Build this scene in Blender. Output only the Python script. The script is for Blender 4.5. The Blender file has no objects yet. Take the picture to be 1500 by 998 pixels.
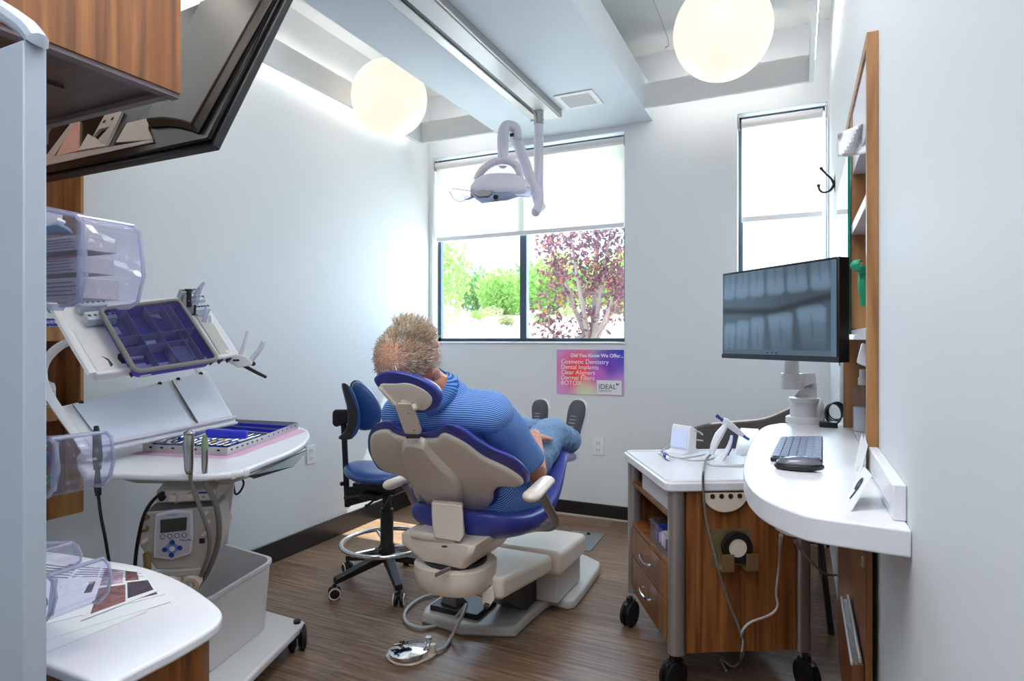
import bpy, bmesh, math, random
from mathutils import Vector, Matrix, noise
import numpy as np
random.seed(7)
V = Vector
PI = math.pi
SC = bpy.context.scene
COL = SC.collection
# ---------------------------------------------------------------- camera, sky, sun, exposure
CH = 1.30; FP = 900.0; YAW = math.radians(25.02); CC = math.cos(YAW); SS = math.sin(YAW)
cam_d = bpy.data.cameras.new('camera'); cam_d.sensor_width = 36; cam_d.lens = 36*FP/1500; cam_d.clip_start = .02; cam_d.clip_end = 400
cam = bpy.data.objects.new('camera', cam_d); COL.objects.link(cam)
cam.location = (0, 0, CH); cam.rotation_euler = (PI/2, 0, YAW); SC.camera = cam
cam_d.shift_y = (499-500)/1500
SC.view_settings.view_transform = 'Standard'; SC.view_settings.look = 'None'
SC.view_settings.gamma = 1; SC.view_settings.use_curve_mapping = False
SC.view_settings.exposure = 0.35
W = bpy.data.worlds.new('sky'); SC.world = W; W.use_nodes = True
nt = W.node_tree; nt.nodes.clear()
wo = nt.nodes.new('ShaderNodeOutputWorld'); bg = nt.nodes.new('ShaderNodeBackground')
gr = nt.nodes.new('ShaderNodeValToRGB'); tc = nt.nodes.new('ShaderNodeTexCoord'); sp = nt.nodes.new('ShaderNodeSeparateXYZ')
gr.color_ramp.elements[0].color = (.86, .93, 1, 1); gr.color_ramp.elements[1].color = (.42, .66, 1, 1)
gr.color_ramp.elements[0].position = .05; gr.color_ramp.elements[1].position = .8
nt.links.new(tc.outputs['Generated'], sp.inputs[0]); nt.links.new(sp.outputs['Z'], gr.inputs[0])
nt.links.new(gr.outputs[0], bg.inputs[0]); nt.links.new(bg.outputs[0], wo.inputs[0]); bg.inputs[1].default_value = 2.3
sun_d = bpy.data.lights.new('sun', 'SUN'); sun_d.energy = 13.0; sun_d.angle = .01; sun_d.color = (1, .96, .88)
sun = bpy.data.objects.new('sun', sun_d); COL.objects.link(sun)
sun.rotation_euler = V((-.12, -.62, -1.15)).to_track_quat('-Z', 'Y').to_euler()
def area(name, loc, size, energy, col, rot=(0, 0, 0), sy=None):
    d = bpy.data.lights.new(name, 'AREA'); d.energy = energy; d.color = col; d.size = size
    if sy: d.shape = 'RECTANGLE'; d.size_y = sy
    o = bpy.data.objects.new(name, d); COL.objects.link(o); o.location = loc; o.rotation_euler = rot; return o
# area lights for daylight at the two windows, and unseen fill lights added overhead
area('daylight_large_window', (-1.94, 4.62, 2.0), 1.6, 38, (.70, .86, 1), (-PI/2, 0, 0), 1.45)
area('daylight_tall_window', (-.11, 4.62, 2.0), .5, 14, (.70, .86, 1), (-PI/2, 0, 0), 1.45)
area('rear_fill_light', (-1.0, -.9, 3.2), 2.2, 56, (.78, .89, 1.0), (0, 0, 0), 1.2)
area('mid_fill_light', (-.45, 1.3, 3.24), .7, 20, (.92, .95, 1.0), (0, 0, 0), 1.2)
area('soffit_fill_light', (-1.15, .55, 2.83), .5, 16, (1, .95, .88), (.35, 0, 0), .5)  # added fill to brighten the chair back, no fixture modelled here
area('left_fill_light', (-2.37, 1.3, 3.24), .5, 9, (1, .96, .88), (0, 0, 0), 1.8)
# ---------------------------------------------------------------- point helpers: photograph pixel to a point on a real plane
def ray(px, py):
    u = (px-750)/FP; v = (500-py)/FP
    return V((u*CC-SS, u*SS+CC, v))
CP = V((0, 0, CH))
def Z(px, py, z): d = ray(px, py); return CP + d*((z-CH)/d.z)
def X(px, py, x): d = ray(px, py); return CP + d*(x/d.x)
def Y(px, py, y): d = ray(px, py); return CP + d*(y/d.y)
def T(px, py, t): return CP + ray(px, py)*t
def PL(px, py, p, n): d = ray(px, py); return CP + d*((V(p)-CP).dot(V(n))/d.dot(V(n)))
# ---------------------------------------------------------------- materials
def lin(c):
    return tuple((x/255/12.92 if x/255 <= .04045 else ((x/255+.055)/1.055)**2.4) for x in c)
def c4(c): return (*lin(c), 1)
MATS = {}
def mat(name, col, rough=.5, metal=0, bump=0, bscale=60, spec=.5, coat=0, trans=0, alpha=1, emis=0, ecol=None, var=0, sss=0):
    m = bpy.data.materials.new(name); m.use_nodes = True; n = m.node_tree; b = n.nodes['Principled BSDF']
    b.inputs['Base Color'].default_value = c4(col); b.inputs['Roughness'].default_value = rough; b.inputs['Metallic'].default_value = metal
    b.inputs['Specular IOR Level'].default_value = spec; b.inputs['Coat Weight'].default_value = coat
    b.inputs['Transmission Weight'].default_value = trans; b.inputs['Alpha'].default_value = alpha
    if sss: b.inputs['Subsurface Weight'].default_value = sss; b.inputs['Subsurface Radius'].default_value = (.01, .004, .002); b.inputs['Subsurface Scale'].default_value = 1
    if emis: b.inputs['Emission Color'].default_value = c4(ecol or col); b.inputs['Emission Strength'].default_value = emis
    if bump or var:
        t = n.nodes.new('ShaderNodeTexCoord'); no = n.nodes.new('ShaderNodeTexNoise'); no.inputs['Scale'].default_value = bscale; no.inputs['Detail'].default_value = 4
        n.links.new(t.outputs['Object'], no.inputs['Vector'])
        if bump:
            bp = n.nodes.new('ShaderNodeBump'); bp.inputs['Strength'].default_value = bump; bp.inputs['Distance'].default_value = .002
            n.links.new(no.outputs['Fac'], bp.inputs['Height']); n.links.new(bp.outputs[0], b.inputs['Normal'])
        if var:
            r = n.nodes.new('ShaderNodeValToRGB'); r.color_ramp.elements[0].position = .3; r.color_ramp.elements[1].position = .7
            r.color_ramp.elements[0].color = c4([max(0, x*(1-var)) for x in col]); r.color_ramp.elements[1].color = c4([min(255, x*(1+var*.6)) for x in col])
            n.links.new(no.outputs['Fac'], r.inputs[0]); n.links.new(r.outputs[0], b.inputs['Base Color'])
    MATS[name] = m; return m
def wood(name, dark, mid, light, sc=(14, 14, .5), rough=.38, axis_w=0):
    m = mat(name, mid, rough); n = m.node_tree; b = n.nodes['Principled BSDF']
    t = n.nodes.new('ShaderNodeTexCoord'); mp = n.nodes.new('ShaderNodeMapping'); mp.inputs['Scale'].default_value = sc
    no = n.nodes.new('ShaderNodeTexNoise'); no.inputs['Scale'].default_value = 3; no.inputs['Detail'].default_value = 5; no.inputs['Distortion'].default_value = .6
    r = n.nodes.new('ShaderNodeValToRGB'); e = r.color_ramp.elements
    e[0].position = .33; e[0].color = c4(dark); e[1].position = .68; e[1].color = c4(light)
    k = e.new(.5); k.color = c4(mid)
    n.links.new(t.outputs['Object'], mp.inputs[0]); n.links.new(mp.outputs[0], no.inputs['Vector']); n.links.new(no.outputs['Fac'], r.inputs[0]); n.links.new(r.outputs[0], b.inputs['Base Color'])
    return m
M_wall = mat('wall_paint', (220, 223, 226), .6, bump=.05, bscale=220)
M_ceil = mat('ceiling_paint', (226, 228, 228), .75, bump=.04, bscale=150)
M_soff = mat('soffit_paint', (214, 222, 230), .6)
M_base = mat('black_base', (24, 22, 26), .28, spec=.6)
M_white = mat('white_laminate', (232, 231, 235), .28)
M_wplas = mat('white_plastic', (228, 225, 226), .32)
M_bone = mat('bone_plastic', (230, 216, 200), .33)
M_bone2 = mat('light_grey_plastic', (196, 192, 186), .38)
M_lav = mat('lamp_white_plastic', (214, 210, 222), .3)
M_wood = wood('warm_walnut', (98, 58, 28), (136, 83, 42), (166, 108, 58))
M_woodl = wood('light_oak_edge', (126, 82, 44), (164, 114, 66), (184, 136, 86), sc=(6, 6, .6))
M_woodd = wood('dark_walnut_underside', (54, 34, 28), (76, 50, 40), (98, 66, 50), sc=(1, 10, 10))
M_alu = mat('brushed_aluminium', (178, 174, 172), .36, .75)
M_chr = mat('chrome', (225, 226, 230), .08, 1)
M_steel = mat('steel', (176, 174, 172), .25, 1)
M_brass = mat('brass_bracket', (178, 154, 112), .35, .7)
M_blk = mat('black_plastic', (20, 20, 22), .4)
M_rub = mat('black_rubber', (16, 16, 18), .6)
M_gry = mat('grey_plastic', (120, 118, 118), .45)
M_dgry = mat('dark_grey_metal', (52, 52, 56), .4, .3)
M_blue = mat('royal_blue_vinyl', (58, 66, 152), .33, bump=.12, bscale=90, coat=.15)
M_navy = mat('navy_vinyl_stool', (34, 72, 132), .32, bump=.1, bscale=90, coat=.2)
M_frame = mat('window_frame_dark', (66, 84, 100), .45)
M_skin = mat('skin', (214, 150, 122), .5, bump=.2, bscale=90, var=.10, sss=.15)
M_jean = mat('blue_denim', (122, 154, 192), .85, bump=.5, bscale=320, var=.22)
M_shoe = mat('charcoal_knit_shoe', (78, 78, 86), .9, bump=.6, bscale=400)
M_sole = mat('white_rubber_sole', (222, 220, 214), .6)
M_paper = mat('paper', (232, 232, 234), .8)
M_ink = mat('ink', (40, 42, 50), .7)
M_binkblue = mat('blue_ink', (30, 62, 150), .6)
M_bluesil = mat('blue_silicone', (34, 46, 196), .5)
M_pink = mat('pink_tray_liner', (224, 178, 206), .8)
M_green = mat('sage_green_rubber', (132, 146, 116), .6)
M_glove = mat('green_nitrile', (20, 150, 110), .5)
M_hose = mat('grey_hose', (124, 120, 116), .5)
M_hosel = mat('light_hose', (186, 184, 184), .4)
M_fab = mat('taupe_upholstery', (92, 84, 82), .8, bump=.2, bscale=200)
M_gold = mat('yellow_tip', (206, 160, 40), .4)
M_led = mat('led_strip', (255, 252, 246), .5, emis=20.0)
M_globe = mat('opal_glass_globe', (250, 240, 225), .4, emis=.76, ecol=(255, 240, 218))
M_globe.node_tree.nodes['Principled BSDF'].inputs['Base Color'].default_value = (.25, .25, .25, 1)
def mix_mat(name, parts):
    # parts: list of (bsdf type, colour, roughness) mixed by factors
    m = bpy.data.materials.new(name); m.use_nodes = True; n = m.node_tree; n.nodes.clear()
    out = n.nodes.new('ShaderNodeOutputMaterial'); last = None
    for ty, col, ro, fac in parts:
        s = n.nodes.new(ty); s.inputs[0].default_value = c4(col)
        if 'Roughness' in s.inputs and ro is not None: s.inputs['Roughness'].default_value = ro
        if last is None: last = s.outputs[0]
        else:
            mx = n.nodes.new('ShaderNodeMixShader'); mx.inputs[0].default_value = fac
            n.links.new(last, mx.inputs[1]); n.links.new(s.outputs[0], mx.inputs[2]); last = mx.outputs[0]
    n.links.new(last, out.inputs[0]); MATS[name] = m; return m
M_glass = mix_mat('window_glass', [('ShaderNodeBsdfTransparent', (244, 250, 252), None, 0), ('ShaderNodeBsdfGlossy', (255, 255, 255), .01, .02)])
M_shade = mix_mat('roller_shade_fabric', [('ShaderNodeBsdfTranslucent', (250, 248, 240), None, 0), ('ShaderNodeBsdfDiffuse', (232, 230, 222), .5, .62), ('ShaderNodeBsdfTransparent', (255, 255, 255), None, .04)])
M_clear = mix_mat('clear_bin_plastic', [('ShaderNodeBsdfTransparent', (250, 250, 255), None, 0), ('ShaderNodeBsdfDiffuse', (226, 228, 240), .5, .03), ('ShaderNodeBsdfGlossy', (255, 255, 255), .10, .03)])
M_clearr = mix_mat('clear_bin_rim', [('ShaderNodeBsdfTransparent', (236, 238, 250), None, 0), ('ShaderNodeBsdfDiffuse', (206, 208, 228), .5, .35), ('ShaderNodeBsdfGlossy', (255, 255, 255), .12, .12)])
M_lid = mix_mat('tinted_clear_lid', [('ShaderNodeBsdfTransparent', (214, 216, 235), None, 0), ('ShaderNodeBsdfGlossy', (255, 255, 255), .04, .03)])
M_mirror = mat('mirror_silver', (232, 238, 236), .02, 1)
M_greenglass = mat('green_glass_edge', (20, 120, 104), .15)
M_tub = mat('purple_tub', (78, 62, 182), .4, var=.15, bscale=8)
# ---------------------------------------------------------------- mesh builder
def frame_of(d, up=V((0, 0, 1))):
    d = V(d).normalized()
    if abs(d.dot(up)) > .98: up = V((0, 1, 0))
    a = d.cross(up).normalized(); b = a.cross(d).normalized(); return a, b, d
def catmull(pts, k=6, closed=False):
    pts = [V(p) for p in pts]; n = len(pts)
    if n < 3: return pts
    out = []
    for i in range(n if closed else n-1):
        p0 = pts[(i-1) % n] if (closed or i) else pts[0]*2-pts[1]
        p1 = pts[i]; p2 = pts[(i+1) % n]
        p3 = pts[(i+2) % n] if (closed or i+2 < n) else pts[-1]*2-pts[-2]
        for j in range(k):
            t = j/k
            out.append(.5*((2*p1)+(p2-p0)*t+(2*p0-5*p1+4*p2-p3)*t*t+(3*p1-p0-3*p2+p3)*t**3))
    if not closed: out.append(pts[-1])
    return out
class G:
    def __init__(s): s.b = bmesh.new()
    def box(s, lo, hi, M=None):
        vs = [V((x, y, z)) for x in (lo[0], hi[0]) for y in (lo[1], hi[1]) for z in (lo[2], hi[2])]
        if M is not None: vs = [M @ v for v in vs]
        v = [s.b.verts.new(p) for p in vs]
        for f in ((0, 1, 3, 2), (4, 6, 7, 5), (0, 4, 5, 1), (2, 3, 7, 6), (0, 2, 6, 4), (1, 5, 7, 3)): s.b.faces.new([v[i] for i in f])
        return s
    def bar(s, p, q, w, h, up=V((0, 0, 1))):
        p = V(p); q = V(q); a, b, d = frame_of(q-p, up); L = (q-p).length
        M = Matrix((( a.x, b.x, d.x, p.x), (a.y, b.y, d.y, p.y), (a.z, b.z, d.z, p.z), (0, 0, 0, 1)))
        return s.box((-w/2, -h/2, 0), (w/2, h/2, L), M)
    def loft(s, rings, caps=True, closed=False):
        R = [[s.b.verts.new(p) for p in r] for r in rings]; n = len(R[0])
        rng = range(len(R)) if closed else range(len(R)-1)
        for i in rng:
            A = R[i]; B = R[(i+1) % len(R)]
            for j in range(n): 
                try: s.b.faces.new((A[j], A[(j+1) % n], B[(j+1) % n], B[j]))
                except ValueError: pass
        if caps and not closed: s.b.faces.new(R[0][::-1]); s.b.faces.new(R[-1])
        return s
    def tube(s, pts, r, n=8, smooth=0, closed=False, flat=1.0):
        pts = catmull(pts, smooth, closed) if smooth else [V(p) for p in pts]
        m = len(pts); rings = []; a = None
        for i, p in enumerate(pts):
            d = (pts[(i+1) % m]-pts[i-1]) if (closed or 0 < i < m-1) else (pts[1]-pts[0] if i == 0 else pts[-1]-pts[-2])
            if d.length < 1e-9: d = V((0, 0, 1))
            d.normalize()
            if a is None: a, b, _ = frame_of(d)
            else: a = (a-d*a.dot(d)).normalized()
            b = d.cross(a)
            rr = r[min(i, len(r)-1)] if isinstance(r, (list, tuple)) else r
            if isinstance(r, (list, tuple)) and len(r) != m: 
                f = i/(m-1)*(len(r)-1); k = min(int(f), len(r)-2); rr = r[k]+(r[k+1]-r[k])*(f-k)
            rings.append([p+a*rr*math.cos(2*PI*j/n)+b*rr*flat*math.sin(2*PI*j/n) for j in range(n)])
        return s.loft(rings, closed=closed)
    def cyl(s, p, q, r, r2=None, n=20): return s.tube([p, q], [r, r if r2 is None else r2], n)
    def lathe(s, prof, o=(0, 0, 0), d=(0, 0, 1), n=28, closed=False):
        a, b, d = frame_of(d); o = V(o)
        rings = [[o+d*h+a*max(r, 1e-4)*math.cos(2*PI*j/n)+b*max(r, 1e-4)*math.sin(2*PI*j/n) for j in range(n)] for r, h in prof]
        return s.loft(rings, closed=closed)
    def ell(s, c, r, A=None, nu=20, nv=12):
        c = V(c); A = A or (V((1, 0, 0)), V((0, 1, 0)), V((0, 0, 1)))
        if not isinstance(r, (tuple, list)): r = (r, r, r)
        rings = []
        for i in range(nv+1):
            th = PI*i/nv; th = min(max(th, .02), PI-.02)
            rings.append([c+A[0]*r[0]*math.sin(th)*math.cos(2*PI*j/nu)+A[1]*r[1]*math.sin(th)*math.sin(2*PI*j/nu)+A[2]*r[2]*math.cos(th) for j in range(nu)])
        return s.loft(rings)
    def caps(s, p, q, r0, r1, n=16, flat=1.0, up=V((0, 0, 1))):
        p = V(p); q = V(q); a, b, d = frame_of(q-p, up); L = (q-p).length; rings = []
        for i in range(6):
            th = PI/2*(1-i/5); rr = r0*math.cos(th) if i else r0*.06; rings.append((p-d*r0*math.sin(th), rr))
        for i in range(6):
            th = PI/2*i/5; rr = r1*math.cos(th) if i < 5 else r1*.06; rings.append((q+d*r1*math.sin(th), rr))
        return s.loft([[c+a*rr*math.cos(2*PI*j/n)+b*rr*flat*math.sin(2*PI*j/n) for j in range(n)] for c, rr in rings])
    def prism(s, poly, ext):
        ext = V(ext); A = [s.b.verts.new(V(p)) for p in poly]; B = [s.b.verts.new(V(p)+ext) for p in poly]; n = len(A)
        s.b.faces.new(A[::-1]); s.b.faces.new(B)
        for i in range(n): s.b.faces.new((A[i], A[(i+1) % n], B[(i+1) % n], B[i]))
        return s
    def poly(s, pts): s.b.faces.new([s.b.verts.new(V(p)) for p in pts]); return s
    def hull(s, pts):
        t = bmesh.new(); [t.verts.new(V(p)) for p in pts]; bmesh.ops.convex_hull(t, input=t.verts)
        bmesh.ops.delete(t, geom=[v for v in t.verts if not v.link_faces], context='VERTS')
        bmesh.ops.dissolve_limit(t, angle_limit=.02, verts=t.verts, edges=t.edges)
        mp = {v: s.b.verts.new(v.co) for v in t.verts}
        for f in t.faces: s.b.faces.new([mp[v] for v in f.verts])
        t.free(); return s
    def obj(s, name, m, parent=None, bev=0, seg=2, ang=35, sub=0, remesh=0, smooth=0, solid=0, wave=None, recalc=True, shade=True):
        if recalc: bmesh.ops.recalc_face_normals(s.b, faces=s.b.faces)
        me = bpy.data.meshes.new(name); off = V((0, 0, 0))
        if parent is not None:
            r = parent
            while r.parent: r = r.parent
            off = r.location
        if off.length: bmesh.ops.translate(s.b, verts=s.b.verts, vec=-off)
        s.b.to_mesh(me); s.b.free(); me.materials.append(m)
        if shade:
            me.shade_smooth()
            if not (remesh or sub): me.set_sharp_from_angle(angle=math.radians(ang))
        o = bpy.data.objects.new(name, me); COL.objects.link(o)
        if parent is not None: o.parent = parent
        if remesh:
            k = o.modifiers.new('r', 'REMESH'); k.mode = 'VOXEL'; k.voxel_size = remesh; k.use_smooth_shade = True
        if smooth:
            k = o.modifiers.new('s', 'SMOOTH'); k.factor = .5; k.iterations = smooth
        if solid: k = o.modifiers.new('t', 'SOLIDIFY'); k.thickness = solid; k.offset = 0
        if bev:
            k = o.modifiers.new('b', 'BEVEL'); k.width = bev; k.segments = seg; k.limit_method = 'ANGLE'; k.angle_limit = math.radians(30); k.harden_normals = False
        if sub: k = o.modifiers.new('u', 'SUBSURF'); k.levels = sub; k.render_levels = sub
        if wave:
            tx = bpy.data.textures.new(name+'_tex', 'CLOUDS'); tx.noise_scale = wave[1]
            k = o.modifiers.new('d', 'DISPLACE'); k.texture = tx; k.strength = wave[0]; k.mid_level = .5; k.texture_coords = 'GLOBAL'
        return o
def thing(name, label, cat, loc=(0, 0, 0), group=None):
    o = bpy.data.objects.new(name, None); COL.objects.link(o); o.location = loc; o.empty_display_size = .05
    o['label'] = label; o['category'] = cat
    if group: o['group'] = group
    return o
def tag(o, label, cat, group=None, kind=None):
    o['label'] = label; o['category'] = cat
    if group: o['group'] = group
    if kind: o['kind'] = kind
    return o
def struct(g, name, m, **k): o = g.obj(name, m, None, **k); o['kind'] = 'structure'; return o
def text(name, s, o, xa, ya, size, m, parent, align='LEFT', ext=.0004, bold=0):
    cu = bpy.data.curves.new(name, 'FONT'); cu.body = s; cu.size = size; cu.align_x = align; cu.extrude = ext; cu.offset = bold; cu.resolution_u = 3
    to = bpy.data.objects.new(name, cu); COL.objects.link(to)
    bpy.context.view_layer.update(); dg = bpy.context.evaluated_depsgraph_get()
    me = bpy.data.meshes.new_from_object(to.evaluated_get(dg)); bpy.data.objects.remove(to); me.materials.clear(); me.materials.append(m)
    xa = V(xa).normalized(); ya = V(ya).normalized(); za = xa.cross(ya); off = V((0, 0, 0))
    if parent is not None:
        r = parent
        while r.parent: r = r.parent
        off = r.location
    me.transform(Matrix(((xa.x, ya.x, za.x, o[0]-off.x), (xa.y, ya.y, za.y, o[1]-off.y), (xa.z, ya.z, za.z, o[2]-off.z), (0, 0, 0, 1))))
    ob = bpy.data.objects.new(name, me); COL.objects.link(ob); ob.parent = parent; return ob
def basis(c, xa, ya, za=None):
    xa = V(xa).normalized(); ya = V(ya).normalized(); za = V(za).normalized() if za else xa.cross(ya)
    return Matrix(((xa.x, ya.x, za.x, c[0]), (xa.y, ya.y, za.y, c[1]), (xa.z, ya.z, za.z, c[2]), (0, 0, 0, 1)))
def copy_thing(r, d, label):
    c = r.copy(); COL.objects.link(c); c.location = V(r.location)+V(d); c['label'] = label
    for ch in list(r.children):
        k = ch.copy(); COL.objects.link(k); k.parent = c
        for h in list(ch.children):
            q = h.copy(); COL.objects.link(q); q.parent = k
    return c
# ================================================================ ROOM
XL, XR, YB, YR, HC = -2.78, .175, 4.33, -2.4, 3.31
ZS = 2.84   # underside of soffit and cove boards
def floor_mat():
    m = mat('vinyl_plank_floor', (120, 92, 72), .36); n = m.node_tree; b = n.nodes['Principled BSDF']
    t = n.nodes.new('ShaderNodeTexCoord'); br = n.nodes.new('ShaderNodeTexBrick')
    br.inputs['Scale'].default_value = 1; br.inputs['Brick Width'].default_value = 1.2; br.inputs['Row Height'].default_value = .18; br.inputs['Mortar Size'].default_value = .0015
    br.inputs['Color1'].default_value = (.35, .35, .35, 1); br.inputs['Color2'].default_value = (.75, .75, .75, 1); br.inputs['Mortar'].default_value = (0, 0, 0, 1); br.offset = .37
    mp = n.nodes.new('ShaderNodeMapping'); mp.inputs['Scale'].default_value = (.9, 16, 1)
    no = n.nodes.new('ShaderNodeTexNoise'); no.inputs['Scale'].default_value = 4; no.inputs['Detail'].default_value = 8; no.inputs['Roughness'].default_value = .65; no.inputs['Distortion'].default_value = .8
    ad = n.nodes.new('ShaderNodeMath'); ad.operation = 'MULTIPLY_ADD'; ad.inputs[1].default_value = .28
    r = n.nodes.new('ShaderNodeValToRGB'); e = r.color_ramp.elements
    e[0].position = .38; e[0].color = c4((72, 53, 40)); e[1].position = .92; e[1].color = c4((174, 143, 114)); k = e.new(.62); k.color = c4((120, 92, 71))
    n.links.new(t.outputs['Object'], br.inputs['Vector']); n.links.new(t.outputs['Object'], mp.inputs[0]); n.links.new(mp.outputs[0], no.inputs['Vector'])
    n.links.new(br.outputs['Color'], ad.inputs[0]); n.links.new(no.outputs['Fac'], ad.inputs[2]); n.links.new(ad.outputs[0], r.inputs[0])
    n.links.new(r.outputs[0], b.inputs['Base Color'])
    bp = n.nodes.new('ShaderNodeBump'); bp.inputs['Strength'].default_value = .15; bp.inputs['Distance'].default_value = .002
    n.links.new(no.outputs['Fac'], bp.inputs['Height']); n.links.new(bp.outputs[0], b.inputs['Normal'])
    return m
struct(G().box((XL-.15, YR-.15, -.1), (XR+.15, YB+.15, 0)), 'floor', floor_mat())
struct(G().box((XL-.15, YR-.15, HC), (XR+.15, YB+.15, HC+.1)), 'ceiling', M_ceil)
struct(G().box((XL-.15, YR-.15, 0), (XL, YB+.15, HC)), 'wall_left', M_wall)
struct(G().box((XL, YR-.15, 0), (XR, YR, HC)), 'wall_rear', M_wall)
NY0, NY1, NZ0, NZ1 = 1.745, 2.60, .975, 2.02      # niche in the right wall
g = G()
g.box((XR, YR-.15, 0), (XR+.15, NY0, HC)); g.box((XR, NY1, 0), (XR+.15, YB+.15, HC))
g.box((XR, NY0, 0), (XR+.15, NY1, NZ0)); g.box((XR, NY0, NZ1), (XR+.15, NY1, HC)); g.box((XR+.13, NY0, NZ0), (XR+.15, NY1, NZ1))
struct(g, 'wall_right', M_wall)
W1 = (-2.745, -1.13); W2 = (-.37, .162); WZ0, WZ1 = 1.285, 2.80
g = G(); y0, y1 = YB, YB+.15
g.box((XL, y0, 0), (XR, y1, WZ0)); g.box((XL, y0, WZ1), (XR, y1, HC))
g.box((XL, y0, WZ0), (W1[0], y1, WZ1)); g.box((W1[1], y0, WZ0), (W2[0], y1, WZ1)); g.box((W2[1], y0, WZ0), (XR, y1, WZ1))
struct(g, 'wall_back', M_wall)
# soffit beam and hanging cove boards
struct(G().box((-2.04, YR, ZS), (-.93, YB, ZS+.22)), 'trim_1', M_soff, bev=.002)
bt = .16
struct(G().box((-2.70, YR, ZS), (-2.675, 4.06, ZS+bt)).box((-2.70, 4.06, ZS), (-2.04, 4.085, ZS+bt)), 'trim_2', M_ceil)
struct(G().box((.055, YR, ZS), (.08, 4.085, ZS+bt)).box((-.93, 4.06, ZS), (.055, 4.085, ZS+bt)), 'trim_3', M_ceil)
# shelf closing the light cove above each board against the wall, with the strip light
g = G(); g.box((XL, YR, ZS+.30), (-2.70, YB, ZS+.31)); g.box((-2.70, 4.085, ZS+.30), (-2.04, YB, ZS+.31)); 
g = G().box((-2.708, -.5, ZS+.10), (-2.700, 4.0, ZS+.112)); tag(g.obj('cove_light_strip', M_led), 'white light strip behind the cove board along the left wall', 'light strip')
g = G().box((-2.66, 4.085, ZS+.10), (-2.06, 4.093, ZS+.112)); tag(g.obj('cove_light_strip', M_led), 'white light strip above the large window blind', 'light strip')
g = G().box((-.9, 4.085, ZS+.10), (.05, 4.093, ZS+.112)); tag(g.obj('cove_light_strip', M_led), 'white light strip above the tall narrow window blind', 'light strip')
g = G().box((.08, -.5, ZS+.10), (.088, 4.0, ZS+.112)); tag(g.obj('cove_light_strip', M_led), 'white light strip behind the cove board along the right wall', 'light strip')
# ceiling panel joints
g = G()
for x in (-.78, -.58, -.40, -.2, -2.5, -2.25): g.tube([(x-.06, 4.3, HC-.004), (x, 3.9, HC-.004), (x, 1.0, HC-.004)], .003, 4, smooth=5)
struct(g, 'trim_4', M_bone2)
# baseboards
def baseb(name, lo, hi): struct(G().box(lo, hi), name, M_base, bev=.004)
baseb('baseboard_left', (XL, YR, 0), (XL+.014, YB, .125)); baseb('baseboard_back', (XL+.014, YB-.014, 0), (XR, YB, .105))
baseb('baseboard_right', (XR-.012, YR, 0), (XR, 1.70, .10))
struct(G().box((XL+.014, YB-.018, 0), (XR-.02, YB-.0142, .012)), 'trim_5', M_bone2)
# ---------------------------------------------------------------- windows
def window(name, x0, x1, mull):
    f = G(); w = .028; ya, yb = YB+.085, YB+.125
    f.box((x0, ya, WZ0), (x0+w, yb, WZ1)).box((x1-(w if x1 < 0 else .006), ya, WZ0), (x1, yb, WZ1)).box((x0, ya, WZ0), (x1, yb, WZ0+w)).box((x0, ya, WZ1-w), (x1, yb, WZ1))
    for m_ in mull: f.box((m_-.028, ya-.01, WZ0), (m_+.028, yb, WZ1))
    o = struct(f, name, M_frame, bev=.002)
    p = G().box((x0+w, YB+.10, WZ0+w), (x1-w, YB+.106, WZ1-w)).obj('pane', M_glass, o)
    s = G().box((x0+.001, YB-.012, WZ0-.014), (x1-.001, YB+.085, WZ0)).obj('window_sill', M_white, o, bev=.003)
    return o
window('window_1', W1[0], W1[1], (-1.96,)); window('window_2', W2[0], W2[1], ())
def shade(x0, x1, zb, loc, label, gap=.0):
    t = thing('roller_shade', label, 'blind', loc, 'roller blinds on the windows')
    yy = YB+.045
    G().box((x0+gap, yy-.001, zb), (x1-gap, yy+.001, 2.745)).obj('shade_fabric', M_shade, t)
    G().box((x0+gap, yy-.008, zb-.03), (x1-gap, yy+.006, zb+.005)).obj('hem_bar', M_wplas, t, bev=.004)
    G().cyl((x0+gap, yy-.02+.02, 2.745), (x1-gap, yy, 2.745), .028).obj('roller_tube', M_shade if 0 else M_wplas, t)
    for xx in (x0+.002, x1-.012):
        G().box((xx, yy-.03, 2.70), (xx+.010, yy+.02, 2.785)).obj('bracket', M_steel, t, bev=.002)
shade(W1[0], W1[1], 2.145, (-1.94, YB+.045, 2.745), 'wide white roller blind half covering the two-pane window', .012)
shade(W2[0], W2[1], 2.115, (-.1, YB+.045, 2.745), 'narrow white roller blind in the tall window by the corner', .024)
# ---------------------------------------------------------------- outside
def leafmat(name, c, v=.35):
    m = mix_mat(name, [('ShaderNodeBsdfDiffuse', c, .5, 0), ('ShaderNodeBsdfTranslucent', c, None, .45)]); return m
M_leafg = leafmat('bright_green_leaves', (178, 212, 130)); M_leafd = leafmat('mid_green_leaves', (146, 186, 122)); M_leafp = leafmat('purple_plum_leaves', (132, 98, 112)); M_leafp2 = leafmat('rust_plum_leaves', (196, 128, 104))
M_bark = mat('grey_bark', (158, 144, 140), .9, bump=.4)
M_gravel = mat('pale_gravel', (214, 200, 178), .95, var=.12, bscale=3)
M_sage = leafmat('pale_sagebrush', (186, 190, 150))
g = G(); xs = [-60+i*3 for i in range(32)]; ys = [4.7+i*1.0 for i in range(28)]+[40, 60, 90]
def gz(x, y): return min(1.05+max(0, y-6)*.080, 2.7)+.10*noise.noise(V((x*.3, y*.5, 0)))*(1 if y > 7 else 0)
vv = [[g.b.verts.new((x, y, gz(x, y))) for y in ys] for x in xs]
for i in range(len(xs)-1):
    for j in range(len(ys)-1): g.b.faces.new((vv[i][j], vv[i+1][j], vv[i+1][j+1], vv[i][j+1]))
o = g.obj('gravel_slope', M_gravel); o['kind'] = 'structure'
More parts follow.
